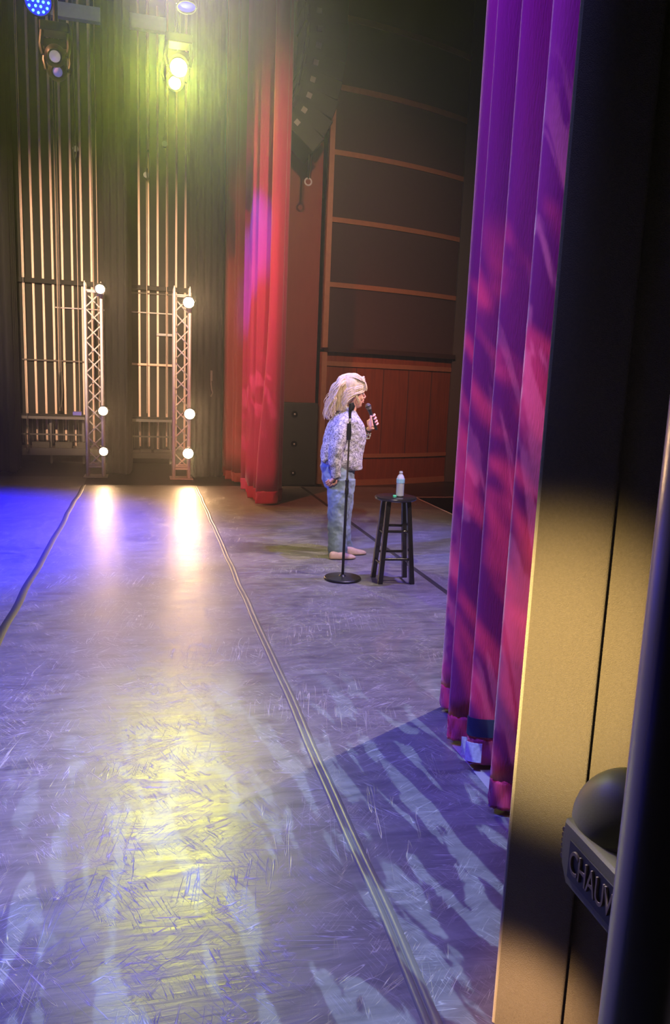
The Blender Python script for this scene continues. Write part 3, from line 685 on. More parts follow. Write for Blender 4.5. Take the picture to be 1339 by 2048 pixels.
# tags sewn on the hem of the third fold, and the dark blue patch above them
def on_curtain(u0, u1, z0, z1, off, n=10):
    P = fn_near(0.0); mb = MB(); rings = []
    seg = [P[i] for i in range(len(P)) if u0 <= i <= u1]
    for (i, (a, b)) in [(i, P[i]) for i in range(u0, u1 + 1)]:
        q0 = P[max(i - 1, 0)]; q1 = P[min(i + 1, len(P) - 1)]; dx, dy = q1[0] - q0[0], q1[1] - q0[1]; L = math.hypot(dx, dy) or 1
        nx, ny = dy / L, -dx / L
        nx, ny = -nx, -ny
        sg = 1 if (nx * (0 - a) + ny * (0 - b)) > 0 else -1
        nx *= sg; ny *= sg
        rings.append([Vector((a + nx * off, b + ny * off, z0)), Vector((a + nx * off, b + ny * off, z1)), Vector((a + nx * (off + .002), b + ny * (off + .002), z1)), Vector((a + nx * (off + .002), b + ny * (off + .002), z0))])
    mb.loft(rings); return mb
on_curtain(94, 110, 0.155, 0.235, 0.006).build('dark_patch', mat('navy_patch', (0.012, 0.03, 0.06), 0.8), tn)
M_label = mat('care_label', (0.62, 0.62, 0.72), 0.6, noise_amt=0.5, nscale=70)
on_curtain(100, 105, 0.05, 0.135, 0.024).build('care_label', M_label, tn)
on_curtain(94, 96, 0.05, 0.135, 0.024).build('care_label', M_label, tn)

# ------------------------------------------------------------------ near masking leg
def legplan(pts, k=6): return catmull([(a, b, 0) for a, b in pts], k)
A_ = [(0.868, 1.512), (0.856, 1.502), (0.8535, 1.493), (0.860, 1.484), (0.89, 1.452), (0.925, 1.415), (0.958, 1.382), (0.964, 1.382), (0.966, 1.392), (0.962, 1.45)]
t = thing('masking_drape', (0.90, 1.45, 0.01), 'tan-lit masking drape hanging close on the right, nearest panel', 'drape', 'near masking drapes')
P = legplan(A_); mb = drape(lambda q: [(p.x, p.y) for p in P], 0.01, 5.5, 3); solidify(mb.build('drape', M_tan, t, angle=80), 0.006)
mb = MB(); mb.tube([(0.8515, 1.4945, 0.012), (0.8515, 1.4945, 5.5)], 0.0048, 8); mb.build('lit_edge_bead', mat('lit_edge_pale', (0.5, 0.47, 0.33), 0.9, bump=0.5, bscale=500), t)  # pale bead colour stands in for the drape's lit rim
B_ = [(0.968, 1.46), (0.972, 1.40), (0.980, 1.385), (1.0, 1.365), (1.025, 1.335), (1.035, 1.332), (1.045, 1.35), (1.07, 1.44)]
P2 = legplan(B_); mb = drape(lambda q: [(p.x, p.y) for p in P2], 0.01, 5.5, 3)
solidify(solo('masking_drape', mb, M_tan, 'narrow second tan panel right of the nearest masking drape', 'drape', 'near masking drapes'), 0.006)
P3 = legplan([(1.06, 1.50)] + zig(1.10, 1.48, 1.7, 0.75, 9, 0.03) + [(1.9, 0.5)]); mb = drape(lambda q: [(p.x, p.y) for p in P3], 0.01, 5.5, 3)
solidify(solo('masking_drape', mb, M_bvel, 'black masking drape at the dark right edge behind the pole', 'drape', 'near masking drapes'), 0.006)

# ------------------------------------------------------------------ pole with side light
pc = Vector((0.567, 0.634, 0))
t = thing('boom_pole', pc, 'thick glossy black pole with a pale violet edge, right edge', 'pole')
mb = MB(); mb.tube([pc + Vector((0, 0, 0.02)), pc + Vector((0, 0, 3.2))], 0.06, 48); mb.build('tube', M_gloss, t)
mb = MB(); mb.lathe([(0, 0), (0.2, 0), (0.2, 0.012), (0.07, 0.02), (0.064, 0.06), (0, 0.06)], pc, 40); mb.build('foot_plate', M_black, t)

fx = thing('side_light', (0.64, 0.83, 0.88), 'olive grey stage side light with raised lettering, clamped behind the pole', 'lamp')
# front bar: vertical face in the plane X=0.6 running towards the camera
prof = [(0.898, 0.905), (0.902, 0.93), (0.900, 0.968), (0.893, 0.974)]
x0, x1 = 0.600, 0.648
def barring(x, ins):
    z0, z1 = 0.878 + ins, 0.974 - ins
    return [Vector((x, 0.900 - ins, 0.905)), Vector((x, 0.904 - ins, 0.94)), Vector((x, 0.900 - ins, z1)), Vector((x, 0.70, z1)), Vector((x, 0.70, z0)), Vector((x, 0.885 - ins, z0))]
mb = MB(); mb.loft([barring(x0, 0.004), barring(x0 + 0.004, 0.0), barring(x1 - 0.003, 0.0), barring(x1, 0.003)]); mb.build('housing', M_plastic, fx, angle=30)
for i in range(6):
    z = 0.912 + i * 0.0085; mb = MB(); mb.tube([(x0 + 0.002, 0.901, z), (x0 + 0.03, 0.905, z)], 0.0042, 8); mb.build('rib', M_plastic2, fx)
mb = MB(); mb.box((x0 - 0.0008, 0.800, 0.924), (0.002, 0.155, 0.058)); mb.build('name_plate', mat('plate_black', (0.01, 0.012, 0.016), 0.5), fx, smooth=False)
cu = bpy.data.curves.new('lettering', 'FONT'); cu.body = 'CHAUVET'; cu.size = 0.052; cu.extrude = 0.0012; cu.bevel_depth = 0.0006; cu.align_x = 'LEFT'; cu.align_y = 'CENTER'; cu.space_character = 0.92
lo = bpy.data.objects.new('lettering', cu); C.objects.link(lo); lo.parent = fx
# letters read from the far end towards the camera: x axis -> -Y, y axis -> +Z, normal -> -X
lo.matrix_local = Matrix(((0, 0, -1, x0 - 0.003 - 0.64), (-1, 0, 0, 0.872 - 0.83), (0, 1, 0, 0.9245 - 0.88), (0, 0, 0, 1))) @ Matrix.Diagonal((0.62, 1, 1, 1))
cu.materials.append(M_plastic2)
bpy.context.view_layer.update()
me_ = bpy.data.meshes.new_from_object(lo); me_.materials.clear(); me_.materials.append(M_plastic2)
lm = bpy.data.objects.new('raised_letters', me_); C.objects.link(lm); lm.parent = fx; lm.matrix_local = lo.matrix_local.copy(); bpy.data.objects.remove(lo); bpy.data.curves.remove(cu)
hp = at(1262, 1655, 0.865)
mb = MB(); prof = []
for i in range(13):
    a = math.pi / 2 * i / 12; prof.append((0.084 * math.cos(a), 0.084 * math.sin(a)))
mb.lathe([(0.066, -0.05), (0.08, -0.03), (0.084, -0.004)] + prof, hp, 40, (-0.2, 0.35, 0.9)); hd = mb.build('head', M_plastic, fx)
mb = MB(); mb.lathe([(0.0835, -0.002), (0.0850, -0.001), (0.0850, 0.002), (0.0835, 0.003)], hp, 40, (-0.2, 0.35, 0.9)); mb.build('head_seam', M_plastic2, hd)
mb = MB(); mb.lathe([(0, 0), (0.007, 0), (0.007, 0.002), (0.0045, 0.002), (0.004, 0.0), (0, 0)], (0.626, 0.868, 0.9745), 16, (0, 0, 1)); mb.build('screw', M_black, fx)
mb = MB(); mb.box((0.672, 0.845, 0.955), (0.05, 0.03, 0.03)); mb.build('bracket', M_plastic2, fx, smooth=False, bevel=0.004)
mb = MB(); mb.box((0.60, 0.70, 0.90), (0.05, 0.06, 0.08)); mb.build('clamp', M_black, fx, smooth=False, bevel=0.005)

# ------------------------------------------------------------------ bar stool
sx, sy, sh = 1.957, 5.69, 0.70
t = thing('bar_stool', (sx, sy, 0), 'black wooden bar stool with a round seat, right of the microphone stand', 'stool')
M_stool = mat('black_lacquer', (0.018, 0.015, 0.014), 0.25, coat=0.4)
mb = MB(); mb.lathe([(0, 0), (0.150, 0), (0.166, 0.008), (0.170, 0.018), (0.166, 0.028), (0.155, 0.031), (0, 0.029)], (sx, sy, sh - 0.03), 48); mb.build('seat', M_stool, t)
feet = [Vector((1.832, 5.80, 0)), Vector((1.825, 5.585, 0)), Vector((2.095, 5.765, 0)), Vector((2.085, 5.555, 0))]
tops = [Vector((sx + (f.x - sx) * 0.62, sy + (f.y - sy) * 0.62, sh - 0.03)) for f in feet]
for f, q in zip(feet, tops):
    mb = MB(); rings = []
    for k in range(2):
        p = f if k == 0 else q; rings.append([p + Vector((a * 0.019, b * 0.019, 0)) for a, b in ((-1, -1), (1, -1), (1, 1), (-1, 1))])
    mb.loft(rings); mb.build('leg', M_stool, t, smooth=False, bevel=0.004)
for (i, j, z) in ((0, 1, 0.405), (2, 3, 0.405), (0, 2, 0.445), (1, 3, 0.425), (0, 1, 0.155), (2, 3, 0.16), (0, 2, 0.225), (1, 3, 0.20)):
    a = feet[i].lerp(tops[i], z / (sh - .03)); b = feet[j].lerp(tops[j], z / (sh - .03))
    mb = MB(); mb.tube([a, b], 0.011, 10); mb.build('rung', M_stool, t)

# water bottle and cap on the stool
bp_ = at(799, 990, 5.66); bp_.z = sh + 0.0008
t = thing('water_bottle', bp_, 'clear plastic water bottle standing on the stool', 'bottle')
Mg = bpy.data.materials.new('clear_plastic'); Mg.use_nodes = True; b_ = Mg.node_tree.nodes['Principled BSDF']
_set(b_, 'Base Color', (0.93, 0.95, 1, 1)); _set(b_, 'Roughness', 0.06); _set(b_, 'Transmission Weight', 0.45); _set(b_, 'IOR', 1.3); _set(b_, 'Specular IOR Level', 0.8)
Mw = bpy.data.materials.new('water'); Mw.use_nodes = True; b_ = Mw.node_tree.nodes['Principled BSDF']
_set(b_, 'Base Color', (0.80, 0.88, 1, 1)); _set(b_, 'Roughness', 0.05); _set(b_, 'Transmission Weight', 0.55); _set(b_, 'IOR', 1.33)
prof = [(0, 0.004), (0.024, 0.0), (0.031, 0.006)]
for i in range(9):
    z = 0.014 + i * 0.011; prof += [(0.0325, z), (0.0305, z + 0.0055)]
prof += [(0.0325, 0.118), (0.033, 0.135), (0.031, 0.150), (0.024, 0.168), (0.014, 0.182), (0.0125, 0.190), (0.0155, 0.192), (0.0155, 0.195), (0.0125, 0.197), (0.0125, 0.206), (0.0, 0.206)]
mb = MB(); mb.lathe(prof, bp_, 28); mb.build('bottle_body', Mg, t, angle=70)
mb = MB(); mb.lathe([(0, 0.006), (0.028, 0.007), (0.029, 0.095), (0, 0.095)], bp_, 24); mb.build('water', Mw, t)
M_lab = mat('bottle_label', (0.35, 0.62, 0.85), 0.4, noise_amt=0.4, nscale=60)
mb = MB(); mb.lathe([(0.0330, 0.112), (0.0337, 0.1125), (0.0337, 0.146), (0.0325, 0.1465)], bp_, 28); mb.build('label', M_lab, t)
cp = at(789, 990.5, 5.64); cp.z = sh + 0.0005
mb = MB(); mb.lathe([(0, 0), (0.0150, 0), (0.0155, 0.002), (0.0150, 0.014), (0.0135, 0.016), (0, 0.016)], cp, 24)
solo('bottle_cap', mb, mat('green_plastic', (0.10, 0.62, 0.35), 0.4), 'small green bottle cap lying beside the water bottle', 'cap')

# ------------------------------------------------------------------ microphone stand
mx_, my_ = 1.558, 5.76
t = thing('microphone_stand', (mx_, my_, 0), 'black straight microphone stand with round base, left of the stool', 'stand')
mb = MB(); mb.lathe([(0, 0), (0.148, 0), (0.152, 0.006), (0.152, 0.014), (0.146, 0.020), (0.03, 0.028), (0.018, 0.040), (0, 0.040)], (mx_, my_, 0), 48); mb.build('base', M_darkmetal, t)
mb = MB(); mb.tube([(mx_, my_, 0.03), (mx_ + 0.004, my_, 0.83)], 0.0115, 14); mb.build('lower_tube', M_darkmetal, t)
mb = MB(); mb.lathe([(0.012, 0), (0.016, 0.004), (0.016, 0.05), (0.013, 0.055), (0.013, 0.1), (0.0155, 0.104), (0.0155, 0.12), (0.010, 0.124)], (mx_ + 0.004, my_, 0.70), 20); mb.build('clutch', M_darkmetal, t)
mb = MB(); mb.tube([(mx_ + 0.004, my_, 0.80), (mx_ + 0.006, my_, 1.31)], 0.008, 12); mb.build('upper_tube', M_alu if False else mat('grey_tube', (0.25, 0.2, 0.15), 0.3, metal=0.8), t)
mb = MB(); mb.tube([(mx_ + 0.002, my_, 1.14), (mx_ + 0.002, my_, 1.20), (mx_ + 0.001, my_, 1.27)], [0.018, 0.021, 0.017], 14); mb.build('grip', M_black, t)
mb = MB(); mb.lathe([(0.009, 0), (0.013, 0.0), (0.013, 0.02), (0.009, 0.024)], (mx_ + 0.006, my_, 1.285), 16); mb.build('ring', M_alu, t)
mb = MB(); mb.tube([(mx_ + 0.006, my_, 1.31), (mx_ + 0.004, my_, 1.36), (mx_ + 0.010, my_, 1.39)], [0.011, 0.013, 0.018], 12); mb.tube([(mx_ + 0.010, my_, 1.375), (mx_ + 0.018, my_, 1.405), (mx_ + 0.012, my_, 1.432)], [0.022, 0.026, 0.019], 14); mb.build('clip', M_black, t)

# ------------------------------------------------------------------ the woman
WY = 6.6
def P_(x, y, d=0.0):
    p = at(x, y, WY); return Vector((p.x, WY + d, p.z))
wm = thing('person', (1.77, WY, 0), 'person with long blond hair, patterned jacket and blue jeans, speaking into a handheld microphone', 'person')
M_skin = mat('skin', (0.72, 0.36, 0.25), 0.5, noise_amt=0.05)
_set(M_skin.node_tree.nodes['Principled BSDF'], 'Subsurface Weight', 0.08)
M_hair = mat('blond_hair', (0.66, 0.50, 0.31), 0.42, noise_amt=0.5, nscale=70, stretch=(1, 1, 0.3), bump=0.4, bscale=130)
def jacket_mat():
    m = bpy.data.materials.new('mottled_tweed'); m.use_nodes = True; nt = m.node_tree; b = nt.nodes['Principled BSDF']
    tc = nt.nodes.new('ShaderNodeTexCoord'); n = nt.nodes.new('ShaderNodeTexNoise'); n.inputs['Scale'].default_value = 62; n.inputs['Detail'].default_value = 3; n.inputs['Distortion'].default_value = 1.2
    nt.links.new(tc.outputs['Object'], n.inputs['Vector'])
    cr = nt.nodes.new('ShaderNodeValToRGB'); e = cr.color_ramp.elements; e[0].position = 0.38; e[0].color = (0.13, 0.12, 0.13, 1); e[1].position = 0.60; e[1].color = (0.55, 0.52, 0.49, 1)
    nt.links.new(n.outputs['Fac'], cr.inputs[0]); nt.links.new(cr.outputs[0], b.inputs['Base Color']); _set(b, 'Roughness', 0.8)
    bp = nt.nodes.new('ShaderNodeBump'); bp.inputs['Strength'].default_value = 0.5; bp.inputs['Distance'].default_value = 0.004; nt.links.new(n.outputs['Fac'], bp.inputs['Height']); nt.links.new(bp.outputs[0], b.inputs['Normal'])
    return m
M_jacket = jacket_mat()
M_denim = mat('blue_denim', (0.19, 0.25, 0.29), 0.8, noise_amt=0.3, nscale=9, bump=0.3, bscale=260, stretch=(1, 1, 0.4))
M_shoe = mat('beige_leather', (0.55, 0.36, 0.26), 0.5, noise_amt=0.25, nscale=40)

def ering(c, rx, ry, n=24, tilt=0.0, sq=1.0):
    out = []
    for j in range(n):
        a = 2 * math.pi * j / n; ca_, sa = math.cos(a), math.sin(a)
        x = math.copysign(abs(ca_) ** sq, ca_) * rx; y_ = math.copysign(abs(sa) ** sq, sa) * ry
        out.append(c + Vector((x, y_, tilt * x)))
    return out
def remesh(o, v, smooth=2, disp=0.0, dscale=0.1, fac=0.5):
    m = o.modifiers.new('remesh', 'REMESH'); m.mode = 'VOXEL'; m.voxel_size = v; m.use_smooth_shade = True
    s = o.modifiers.new('smooth', 'SMOOTH'); s.iterations = smooth; s.factor = fac
    if disp:
        tx = bpy.data.textures.new(o.name + '_folds', 'CLOUDS'); tx.noise_scale = dscale; tx.noise_depth = 2
        d = o.modifiers.new('folds', 'DISPLACE'); d.texture = tx; d.strength = disp; d.mid_level = 0.5; d.texture_coords = 'LOCAL'
    return o

# body: one continuous surface
B = MB()
head = [(756.5, 709, 699, .022), (759, 716, 691, .044), (764, 722, 686, .060), (770, 725.5, 682.5, .069), (777, 727.5, 681, .074), (782, 728, 681, .0755), (786, 726.2, 682, .075), (790, 725.6, 683.5, .073),
        (795, 725.2, 686, .069), (799, 725.0, 689, .065), (803, 724.6, 693, .060), (807, 723.2, 697, .053), (811, 721.5, 701, .045), (814.5, 719, 704, .034), (816.5, 714, 706, .018)]
rings = []
for (py_, fx_, bx_, hw) in head:
    a, b = P_(fx_, py_), P_(bx_, py_); rx = (a.x - b.x) / 2; c = (a + b) / 2; ring = []
    for j in range(28):
        q = 2 * math.pi * j / 28; cx_, sy_ = math.cos(q), math.sin(q)
        w = hw * (1 - 0.22 * max(0, cx_) ** 2)
        ring.append(c + Vector((cx_ * rx, sy_ * w, 0)))
    rings.append(ring)
B.loft(rings[::-1])
B.tube([P_(726.0, 784), P_(727.4, 789), P_(729.6, 793.8), P_(727.5, 796.6), P_(724, 797)], [.006, .0075, .0095, .009, .006], 10)   # nose
for d in (-.010, .010): B.ball(P_(727, 795.6, d), .007, 8, 6)
B.tube([P_(722, 801.5, -.024), P_(725.6, 801, -.012), P_(726.4, 800.6, 0), P_(725.6, 801, .012), P_(722, 801.5, .024)], [.003, .006, .0065, .006, .003], 8)
B.tube([P_(722, 803.6, -.022), P_(725.0, 804.4, -.011), P_(725.9, 804.8, 0), P_(725.0, 804.4, .011), P_(722, 803.6, .022)], [.003, .006, .0075, .006, .003], 8)
B.ball(P_(720, 811, 0), (.013, .018, .014), 12, 8)
for d in (-1, 1):
    B.ball(P_(720, 796, .040 * d), (.020, .016, .022), 12, 8)    # cheeks
    B.ball(P_(724.5, 783, .028 * d), (.010, .022, .006), 12, 8)    # brows
    B.ball(P_(705, 791, .074 * d), (.014, .008, .026), 12, 8)      # ears
B.tube([P_(703, 806), P_(701, 818), P_(696, 832), P_(690, 850)], [.052, .050, .056, .080], 20)
tr = [(840, 715, 668, .13), (850, 722, 660, .165), (870, 726, 654, .165), (890, 722, 652, .15), (910, 714, 654, .135), (930, 701, 655, .135), (950, 699, 652, .14), (975, 697, 655, .13)]
B.loft([ering((P_(a, y_) + P_(b, y_)) / 2, (P_(a, y_).x - P_(b, y_).x) / 2, w, 24) for (y_, a, b, w) in tr][::-1])
for d, hipx, kx, ax_ in ((-.09, 676, 669, 669), (.09, 684, 691, 697)):
    B.tube([P_(hipx, 965, d), P_((hipx + kx) / 2, 1000, d), P_(kx, 1030, d), P_((kx + ax_) / 2, 1065, d), P_(ax_, 1100, d)], [.082, .07, .052, .05, .036], 16)
# right arm hanging, hand at the back pocket
shR, elR, wrR = P_(676, 845, -.175), P_(662, 895, -.205), P_(661, 948, -.185)
B.tube([shR, (shR + elR) / 2, elR, (elR + wrR) / 2, wrR], [.05, .043, .036, .032, .022], 14)
hd_ = (P_(648, 963, -.16) - wrR).normalized(); dn = Vector((0, -1, 0)); w_ = hd_.cross(dn).normalized()
palm = wrR + hd_ * 0.045
B.tube([wrR - Vector((0, 0, -.01)), wrR + hd_ * 0.03, wrR + hd_ * 0.065], [.022, .031, .030], 14, flat=0.55)
for k, (o_, L_) in enumerate(((-0.026, .060), (-0.009, .068), (0.009, .064), (0.025, .052))):
    s0 = wrR + hd_ * 0.058 + w_ * o_; c1 = s0 + hd_ * L_ * .42; c2 = c1 + (hd_ * .75 + Vector((0, .65, 0))).normalized() * L_ * .34; c3 = c2 + (hd_ * .35 + Vector((0, .93, 0))).normalized() * L_ * .28
    B.tube([s0, c1, c2, c3], [.0095, .009, .008, .0065], 8)
tb = wrR + hd_ * 0.018 + w_ * 0.020 * 1.0
up_ = Vector((0, 0, 1)); sgn = 1 if w_.dot(Vector((1, 0, -1))) > 0 else -1
tb = wrR + hd_ * 0.020 + w_ * 0.022 * sgn + Vector((0, -.004, 0))
B.tube([tb, tb + (hd_ * .7 + w_ * sgn * .7).normalized() * .028, tb + (hd_ * .95 + w_ * sgn * .3).normalized() * .055], [.012, .0105, .008], 8)
# left arm raised with the microphone
mtop, mbot = P_(733.5, 811, -.03), P_(750.5, 859, -.03); ma = (mbot - mtop).normalized()
shL, elL, wrL = P_(694, 845, .165), P_(716, 893, .16), P_(737, 858, .0)
B.tube([shL, (shL + elL) / 2, elL, (elL + wrL) / 2, wrL], [.05, .043, .037, .030, .022], 14)
gx = Vector((0, -1, 0)); side = ma.cross(gx).normalized()      # side: picture-left or right
if side.x > 0: side = -side                                   # picture-left
far = Vector((0, 1, 0))
def onmic(t, ang, r):   # ang 0 = picture-left, 90 = far side, 180 = picture-right, 270 = towards the camera
    c = mtop + (mbot - mtop) * t; a = R(ang); return c + side * math.cos(a) * r + far * math.sin(a) * r
B.tube([wrL, onmic(.86, 15, .036), onmic(.70, 20, .036), onmic(.54, 25, .033)], [.024, .030, .031, .024], 14)
B.tube([onmic(.86, 60, .034), onmic(.70, 70, .034), onmic(.52, 70, .034)], [.018, .020, .016], 12)
for k, t_ in enumerate((.44, .565, .69, .80)):
    dt = 0.02 * (k - 1.5)
    B.tube([onmic(t_ + .06, 70, .032), onmic(t_, 120, .034), onmic(t_ - .02, 165, .034), onmic(t_ - .01, 200, .030), onmic(t_, 238, .025), onmic(t_ + .01, 268 - 10 * (k == 3), .023)], [.011, .0105, .0105, .0098, .009, .0078], 10)
B.tube([onmic(.80, -20, .034), onmic(.64, -35, .030), onmic(.48, -50, .026), onmic(.38, -60, .024)], [.015, .013, .0105, .0085], 10)
remesh(B.build('body', M_skin, wm), 0.0036, 2)

# face details
for d in (-1, 1):
    p = P_(723.3, 787.6, .030 * d); mb = MB(); mb.ball(p, (.0095, .012, .0085), 12, 8); ey = mb.build('eye', mat('eye_white', (0.7, 0.66, 0.62), 0.2), wm)
    mb = MB(); mb.ball(p + Vector((.0065, 0, -.001)), (.0045, .0055, .0055), 10, 8); mb.build('iris', mat('iris_dark', (0.03, 0.03, 0.04), 0.2), ey)
    mb = MB(); mb.tube([P_(719.5, 787, .046 * d), P_(723.5, 785.6, .040 * d), P_(725.6, 786.2, .028 * d), P_(725.9, 787, .018 * d)], .0022, 6); mb.build('eyelashes', M_black, wm)
mb = MB(); mb.tube([P_(722.5, 802, -.023), P_(725.9, 801.2, -.011), P_(726.8, 801.2, 0), P_(725.9, 801.2, .011), P_(722.5, 802, .023)], [.002, .0046, .005, .0046, .002], 8)
mb.tube([P_(722.5, 803.2, -.021), P_(725.3, 804.2, -.010), P_(726.2, 804.6, 0), P_(725.3, 804.2, .010), P_(722.5, 803.2, .021)], [.002, .0046, .006, .0046, .002], 8)
mb.build('lips', mat('lips_rose', (0.62, 0.17, 0.15), 0.35), wm)
er = P_(710.5, 803.5, -.078); mb = MB(); mb.tube([er + Vector((.019 * math.cos(q), .004 * math.sin(q), .026 * math.sin(q))) for q in [2 * math.pi * i / 20 for i in range(21)]], .0022, 6)
mb.build('hoop_earring', mat('gold', (0.9, 0.62, 0.25), 0.25, metal=1.0), wm)

# hair: cap plus wavy locks
H_ = MB(); rings = []
cap = [(747, 706, 694, .020), (749.5, 715, 684, .045), (754, 722, 678, .070), (760, 727, 674, .082), (767, 729.5, 672, .088), (773, 730, 672, .088), (779, 728.5, 672.5, .084), (783, 717, 673, .081), (790, 703, 675, .078), (798, 700, 676, .072), (808, 696, 677, .064), (818, 692, 676, .056)]
for (py_, fx_, bx_, hw) in cap:
    a, b = P_(fx_, py_), P_(bx_, py_); ring = ering((a + b) / 2, (a.x - b.x) / 2, hw, 56)
    c = (a + b) / 2
    rings.append([p + (p - c) * 0.09 * noise.noise(p * 38.0) for p in ring])
H_.loft(rings[::-1])
random.seed(11)
def lock(pts, r, wav=.012, fr=3.0, ph=None, taper=True):
    P = catmull(pts, 6); out = []; ph = random.random() * 6 if ph is None else ph; m = len(P) - 1
    for i, p in enumerate(P):
        t_ = i / m; out.append(p + Vector((math.sin(t_ * fr * 2 + ph), 0.7 * math.cos(t_ * fr * 2.3 + ph), 0)) * wav * min(1, t_ * 1.6))
    rr = [r * (0.5 + 0.5 * math.sin(math.pi * min(1, i / m * 1.15 + .05))) * (1 - 0.55 * (i / m) ** 3) for i in range(m + 1)]
    H_.tube(out, rr, 7)
# crown to back fall: thick wavy bunches, then thin strays
for k in range(150):
    thick = k < 46
    d = random.uniform(-.080, .080); j = random.uniform(0, 1); e = math.sqrt(max(0, 1 - (d / .090) ** 2))
    x_end = 649 + 27 * j + random.uniform(-2, 2); y_end = 838 - 26 * j ** 1.3 + random.uniform(-10, 4)
    y0 = 750 + 20 * (1 - e)
    lock([P_(697 - 6 * j, y0 + 1, d * .7), P_(683 - 5 * (1 - j), 756 + 14 * (1 - e) + 7 * j, d), P_(671 - 2 * (1 - j) + 8 * j, 776 + 4 * j, d), P_(662 + 17 * j, 799 + 4 * j, d * .95), P_(654 + 22 * j, 820, d * .85), P_(x_end, y_end, d * .75)],
         random.uniform(.008, .013) if thick else random.uniform(.003, .006), .016 if thick else .022, 3.2, j * 2.6 + random.uniform(-.5, .5))
for k in range(46):   # loose curls at the back
    d = random.uniform(-.085, .085); j = random.uniform(0, .5)
    lock([P_(686, 756, d * .8), P_(672, 768, d), P_(663 + 8 * j, 785, d), P_(656 + 14 * j, 806, d), P_(649 + 22 * j, 830 + random.uniform(-6, 10), d * .9)], random.uniform(.0022, .004), .022, 6.5)
# swept top and fringe
for k in range(110):
    d = random.uniform(-.083, .083); e = math.sqrt(max(0, 1 - (d / .086) ** 2)); q = random.uniform(-5, 3); u = 1 - e
    lock([P_(692 + q, 749 + 12 * u, d * .8), P_(706 + q, 747.5 + 13 * u, d * .95), P_(719 + q * .5 - 3 * u, 755 + 9 * u, d), P_(727.5 - 8 * u, 766, d), P_(730.0 - 10 * u + random.uniform(-1.5, .6), 779 + random.uniform(-3, 3), d)], random.uniform(.004, .009) * (0.45 + 0.55 * e), .010, 4.0)
for k in range(120):   # side sweep over the temples, falling behind the ears
    y0 = random.uniform(755, 783); q = random.uniform(-5, 5); e_ = random.uniform(0, 1)
    for d in (-1, 1):
        w_s = 1 - max(0, 770 - y0) / 55
        lock([P_(725 + q * .3, y0 - 3, .058 * d * w_s), P_(715 + q, y0 + 3, .081 * d * w_s), P_(702 + q, y0 + 6 + 3 * e_, .089 * d * w_s), P_(690 + q * .5, y0 + 10 + 8 * e_, .087 * d * w_s), P_(683 + q * .5, min(y0 + 22 + 14 * e_, 812), .078 * d), P_(679 + q, min(y0 + 32 + 20 * e_, 826), .066 * d)], random.uniform(.0022, .0055), .010, 4.5)
for k in range(14):   # face lock beside the ear and nape
    q = random.uniform(-2, 2)
    lock([P_(704 + q, 783, -.084), P_(708 + q, 792, -.084), P_(711 + q, 800, -.079), P_(713 + q * .5, 807 + random.uniform(-3, 3), -.073)], random.uniform(.0026, .004), .003)
for k in range(26):
    q = random.uniform(0, 11)
    lock([P_(687 + q, 788, -.082), P_(685 + q, 799, -.074), P_(682 + q * .8, 811 - q * .3, -.064)], random.uniform(.004, .006), .004)
H_.build('hair', M_hair, wm, angle=80)

# jacket
J = MB()
tj = [(938, 722, 664, .150), (936, 722.5, 652, .160), (925, 723, 643, .175), (915, 723.5, 640, .175), (900, 726.5, 642, .165), (885, 729.5, 646, .165), (872, 731, 648, .168), (860, 729.5, 651, .172), (850, 727, 655, .175), (842, 723, 660, .170), (834, 718, 665, .140), (827, 714, 672, .100), (820, 711, 679, .076)]
J.loft([ering((P_(a, y_) + P_(b, y_)) / 2, (P_(a, y_).x - P_(b, y_).x) / 2, w, 32) for (y_, a, b, w) in tj])
J.tube([P_(682, 838, -.10), P_(677, 845, -.155), P_(668, 865, -.195), P_(660, 893, -.215), P_(658, 920, -.205), P_(661.5, 949, -.188)], [.055, .068, .070, .066, .056, .041], 18)
J.tube([P_(650, 885, -.12), P_(641, 915, -.15), P_(638, 920, -.15)], [.05, .032, .03], 12)
J.tube([P_(692, 838, .10), P_(694, 846, .155), P_(706, 870, .18), P_(717, 890, .16), P_(727, 876, .09), P_(733.5, 864, .03)], [.055, .066, .064, .058, .052, .036], 18)
remesh(J.build('jacket', M_jacket, wm, angle=80), 0.007, 3, 0.022, 0.07)
mb = MB()      # collar, open cuffs
mb.tube([P_(686, 813, -.055), P_(680, 812, 0), P_(686, 813, .055)], [.014, .018, .014], 10, flat=0.8)
mb.tube([P_(682, 812, -.045), P_(694, 819, -.072), P_(706, 827, -.062), P_(715, 842, -.035)], [.016, .022, .020, .012], 10)
mb.tube([P_(682, 812, .045), P_(694, 819, .072), P_(708, 827, .062), P_(716, 842, .035)], [.016, .022, .020, .012], 10)
remesh(mb.build('collar', M_jacket, wm), 0.005, 1)
mb = MB(); mb.tube([P_(731, 868, .02), P_(738, 871, .0), P_(740.5, 866, -.01), P_(738, 877, -.005), P_(733, 877, .01)], [.012, .010, .007, .006, .010], 8, flat=.5); mb.build('cuff', M_jacket, wm)
mb = MB(); bc = wrL + (mtop - mbot).normalized() * .0; ax_b = (wrL - elL).normalized()
q = Vector((0, 0, 1)).rotation_difference(ax_b); pts = [wrL - ax_b * .012 + q @ Vector((.0265 * math.cos(a), .0265 * math.sin(a), 0)) for a in [2 * math.pi * i / 20 for i in range(21)]]
mb.tube(pts, .006, 8); mb.build('bracelet', M_black, wm)
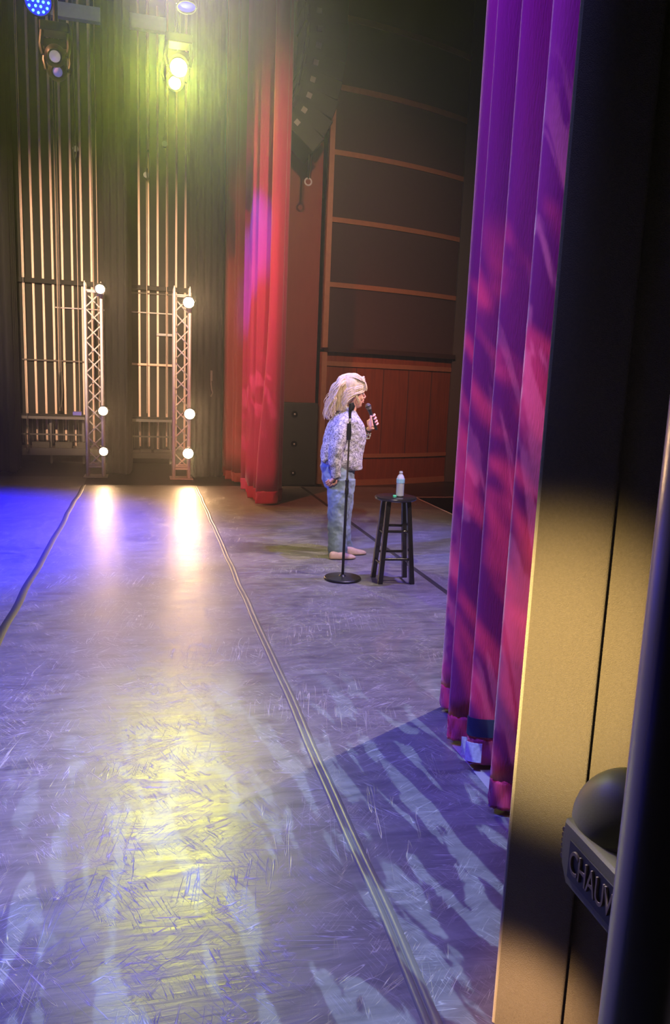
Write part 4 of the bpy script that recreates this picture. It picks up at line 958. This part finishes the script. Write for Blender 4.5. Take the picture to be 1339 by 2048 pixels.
# jeans
D = MB()
hp_ = [(975, 706, 649, .150), (960, 707, 646, .170), (945, 706.5, 643.5, .172), (932, 706, 641, .162), (918, 706, 645, .15)]
D.loft([ering((P_(a, y_) + P_(b, y_)) / 2, (P_(a, y_).x - P_(b, y_).x) / 2, w, 28) for (y_, a, b, w) in hp_])
def jleg(rows, d):
    D.loft([ering((P_(a, y_, d) + P_(b, y_, d)) / 2, (P_(a, y_, d).x - P_(b, y_, d).x) / 2, w, 24) for (y_, a, b, w) in rows][::-1])
jleg([(955, 706, 648, .088), (980, 703, 649.5, .094), (1000, 696, 650, .090), (1020, 690, 650.5, .082), (1040, 687, 651, .078), (1070, 687, 651.5, .080), (1095, 689, 651.5, .086), (1113, 692, 652, .090)], -.088)
jleg([(955, 707, 655, .088), (980, 710, 664, .094), (1000, 711.5, 670, .090), (1020, 709, 674, .082), (1040, 705, 676, .076), (1070, 704, 677, .076), (1090, 708, 677, .082), (1102, 712, 678, .086)], .088)
remesh(D.build('jeans', M_denim, wm, angle=80), 0.007, 2, 0.030, 0.085)
# shoes, soles on the floor
def shoe(heel, toe):
    heel = Vector(heel); toe = Vector(toe); d = toe - heel; L = d.length; d.normalize(); s = Vector((-d.y, d.x, 0)); mb = MB(); rings = []
    for t_, w, h in ((0, .018, .05), (.06, .032, .075), (.3, .036, .085), (.5, .040, .07), (.68, .045, .052), (.85, .038, .042), (.96, .020, .032), (1, .008, .022)):
        c = heel + d * L * t_; ring = []
        for j in range(16):
            a = 2 * math.pi * j / 16; z = math.sin(a); ring.append(c + s * math.cos(a) * w + Vector((0, 0, (max(z, 0) * (h - .012) + .012) if z > 0 else .012 + z * .010)))
        rings.append(ring)
    mb.loft(rings); o = mb.build('shoe', M_shoe, wm, angle=70); o.modifiers.new('sub', 'SUBSURF').render_levels = 1
ft = onZ(711, 1113.5, 0.02); shoe((ft.x - .25, ft.y + .01, 0), (ft.x, ft.y, 0))
ft = onZ(732, 1104.5, 0.02); shoe((ft.x - .25, ft.y - .01, 0), (ft.x, ft.y, 0))

# handheld microphone
t = thing('microphone', mbot, 'black handheld microphone held up to the mouth', 'microphone')
mb = MB(); mb.tube([mtop + ma * .035, mtop + ma * .055, mtop + ma * .12, mbot - ma * .005, mbot], [.0215, .017, .015, .012, .010], 20); mb.build('handle', M_darkmetal, t)
mb = MB(); q = Vector((0, 0, 1)).rotation_difference(ma); mb.lathe([(0, -.022), (.012, -.020), (.021, -.012), (.0265, .002), (.0265, .010), (.024, .022), (.021, .036), (0, .036)], mtop, 24, ma); mb.build('grille', mat('steel_mesh', (0.16, 0.14, 0.13), 0.4, metal=0.8, bump=0.6, bscale=500), t)
mb = MB(); mb.lathe([(.0255, .0), (.0282, .003), (.0282, .009), (.0255, .012)], mtop, 24, ma); mb.build('band', M_darkmetal, t)
